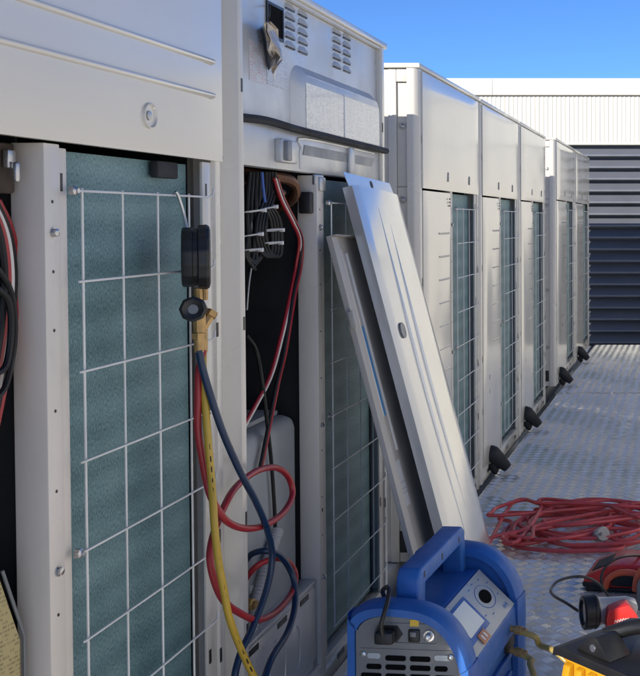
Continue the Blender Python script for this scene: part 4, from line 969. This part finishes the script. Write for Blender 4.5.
# ------------------------------------------------------------------ red power tool lying behind the torch
def red_tool():
    t = thing('power_tool', 'red cordless power tool with black base and orange loop handle, behind the torch', 'power tool', (0.545, 3.10, 0.0035), R(-8))
    prof = [(0.0, 0.015), (0.0, 0.042), (0.012, 0.050), (0.075, 0.078), (0.10, 0.084), (0.26, 0.082), (0.30, 0.07), (0.31, 0.015)]
    b = MB(); b.prism(prof, 0.0, 0.16, axis='y', r=0.008, seg=3); bd = b.build('body', M['red'], t)
    b = MB(); b.box(0.004, 0.30, 0.006, 0.155, 0.0, 0.0145, 0.004); b.box(-0.003, 0.050, -0.003, 0.08, 0.015, 0.032, 0.006); b.build('base', M['black'], t)
    T = Matrix.Translation((0.016, 0, 0.0525)) @ Matrix.Rotation(-math.atan2(0.028, 0.063), 4, 'Y')
    b = MB(); b.box(0.004, 0.062, 0.028, 0.125, -0.003, 0.0016, 0.001, T=T); b.build('dark_panel', M['inside'], bd)
    b = MB(); b.lathe([(-0.002, 0.028), (0.0012, 0.026)], (0.19, 0.085, 0.0835), (0, 0, 1), 20); b.build('top_recess', M['inside'], bd)
    b = MB(); b.tube([(0.070, -0.012, 0.020), (0.078, -0.018, 0.045), (0.105, -0.02, 0.066), (0.150, -0.02, 0.070), (0.185, -0.018, 0.052), (0.19, -0.012, 0.02)], 0.0095, 10, 6); b.build('guard_loop', M['orange'], t)
    b = MB(); b.tube([(0.17, -0.05, 0.03), (0.178, -0.052, 0.070), (0.205, -0.052, 0.098), (0.25, -0.05, 0.104), (0.30, -0.045, 0.09)], [0.014, 0.015, 0.016, 0.016, 0.014], 12, 6); b.build('handle', M['orange'], t)
    b = MB(); b.box(0.085, 0.165, -0.010, -0.001, 0.024, 0.06, 0.004); b.build('trigger_block', M['black'], t)
    b = MB(); b.box(0.185, 0.30, -0.14, -0.03, 0.0, 0.085, 0.012); mh = b.build('grey_housing', M['lgrey'], t)
    b = MB(); b.lathe([(0, 0.020), (0.010, 0.019), (0.011, 0.014)], (0.225, -0.139, 0.046), (0, -1, 0), 18); b.build('knob', M['black'], mh)
red_tool()
# black cord looping over the walkway
b = MB(); b.tube([aty(578, 611, 2.62), aty(566, 603, 2.66), aty(554, 596, 2.72), aty(551, 590, 2.8), aty(557, 582, 2.86), aty(570, 577.5, 2.9), aty(584, 577, 2.92), aty(596, 582, 2.94), aty(605, 591, 2.95), aty(610, 600, 2.95)], 0.0038, 8, 8)
tag(b.build('cord', M['black'], origin='base'), 'thin black cord arching in a loop on the walkway left of the torch', 'cord', 'thin black cords by the red tool')
b = MB(); b.tube([aty(603, 590, 2.98), aty(601, 578, 3.0), aty(605, 568, 3.02), aty(614, 560, 3.05), aty(628, 556, 3.1), aty(645, 556, 3.2), aty(670, 560, 3.3)], 0.0038, 8, 8)
tag(b.build('cord', M['black'], origin='base'), 'thin black cord rising over the top of the red tool at the right edge', 'cord', 'thin black cords by the red tool')

# ------------------------------------------------------------------ yellow pump
def pump():
    t = thing('vacuum_pump', 'yellow and black pump with ribbed housing and black carry handle at the lower right corner', 'pump', (0.592, 2.075, -0.006), R(-43))
    # local x runs along the visible long edge, local y goes away from it
    b = MB()
    b.prism([(0.004, 0.05), (0.0, 0.12), (0.004, 0.225), (0.016, 0.248), (0.40, 0.248), (0.40, 0.05)], 0.016, 0.20, axis='y', r=0.010, seg=3)
    bd = b.build('housing', M['yellow'], t)
    b = MB()
    for k in range(11):
        x = 0.022 + 0.034 * k; b.prism([(0.016, 0.07), (0.004, 0.08), (-0.004, 0.20), (0.004, 0.232), (0.016, 0.236)], x, x + 0.019, axis='x', r=0.002)
    b.box(0.012, 0.40, -0.002, 0.0155, 0.185, 0.191); b.box(0.012, 0.40, -0.001, 0.0155, 0.145, 0.151)
    b.build('cooling_rib', M['yellow'], bd)
    b = MB()
    for k in range(5): z = 0.225 - 0.022 * k; b.box(-0.011, 0.003, 0.03, 0.17, z, z + 0.011, 0.003)
    b.build('end_rib', M['yellow'], bd)
    b = MB()
    b.prism([(-0.006, 0.244), (-0.002, 0.2625), (0.02, 0.268), (0.40, 0.268), (0.40, 0.2485), (0.012, 0.2485)], -0.002, 0.21, axis='y', r=0.003)
    b.build('top_cover', M['black'], t)
    b = MB(); b.box(0.0, 0.40, 0.0, 0.20, 0.0, 0.049, 0.008); b.build('base', M['black'], t)
    b = MB(); b.prism([(0.048, 0.2685), (0.088, 0.302), (0.108, 0.306), (0.148, 0.2685)], 0.012, 0.070, axis='y', r=0.004); hm = b.build('handle_mount', M['black'], t)
    b = MB(); b.lathe([(-0.001, 0.008), (0.002, 0.007), (0.0025, 0.004)], (0.10, 0.012, 0.284), (0, -1, 0), 14); b.build('screw', M['steel'], hm)
    b = MB(); b.tube([(0.085, 0.055, 0.292), (0.12, 0.10, 0.305), (0.17, 0.16, 0.308), (0.24, 0.19, 0.30)], [0.015, 0.015, 0.016, 0.015], 12, 6); b.build('handle', M['black'], t)
    b = MB(); b.box(0.14, 0.16, 0.10, 0.12, 0.2685, 0.285, 0.003); b.build('red_button', M['red'], t)
pump()
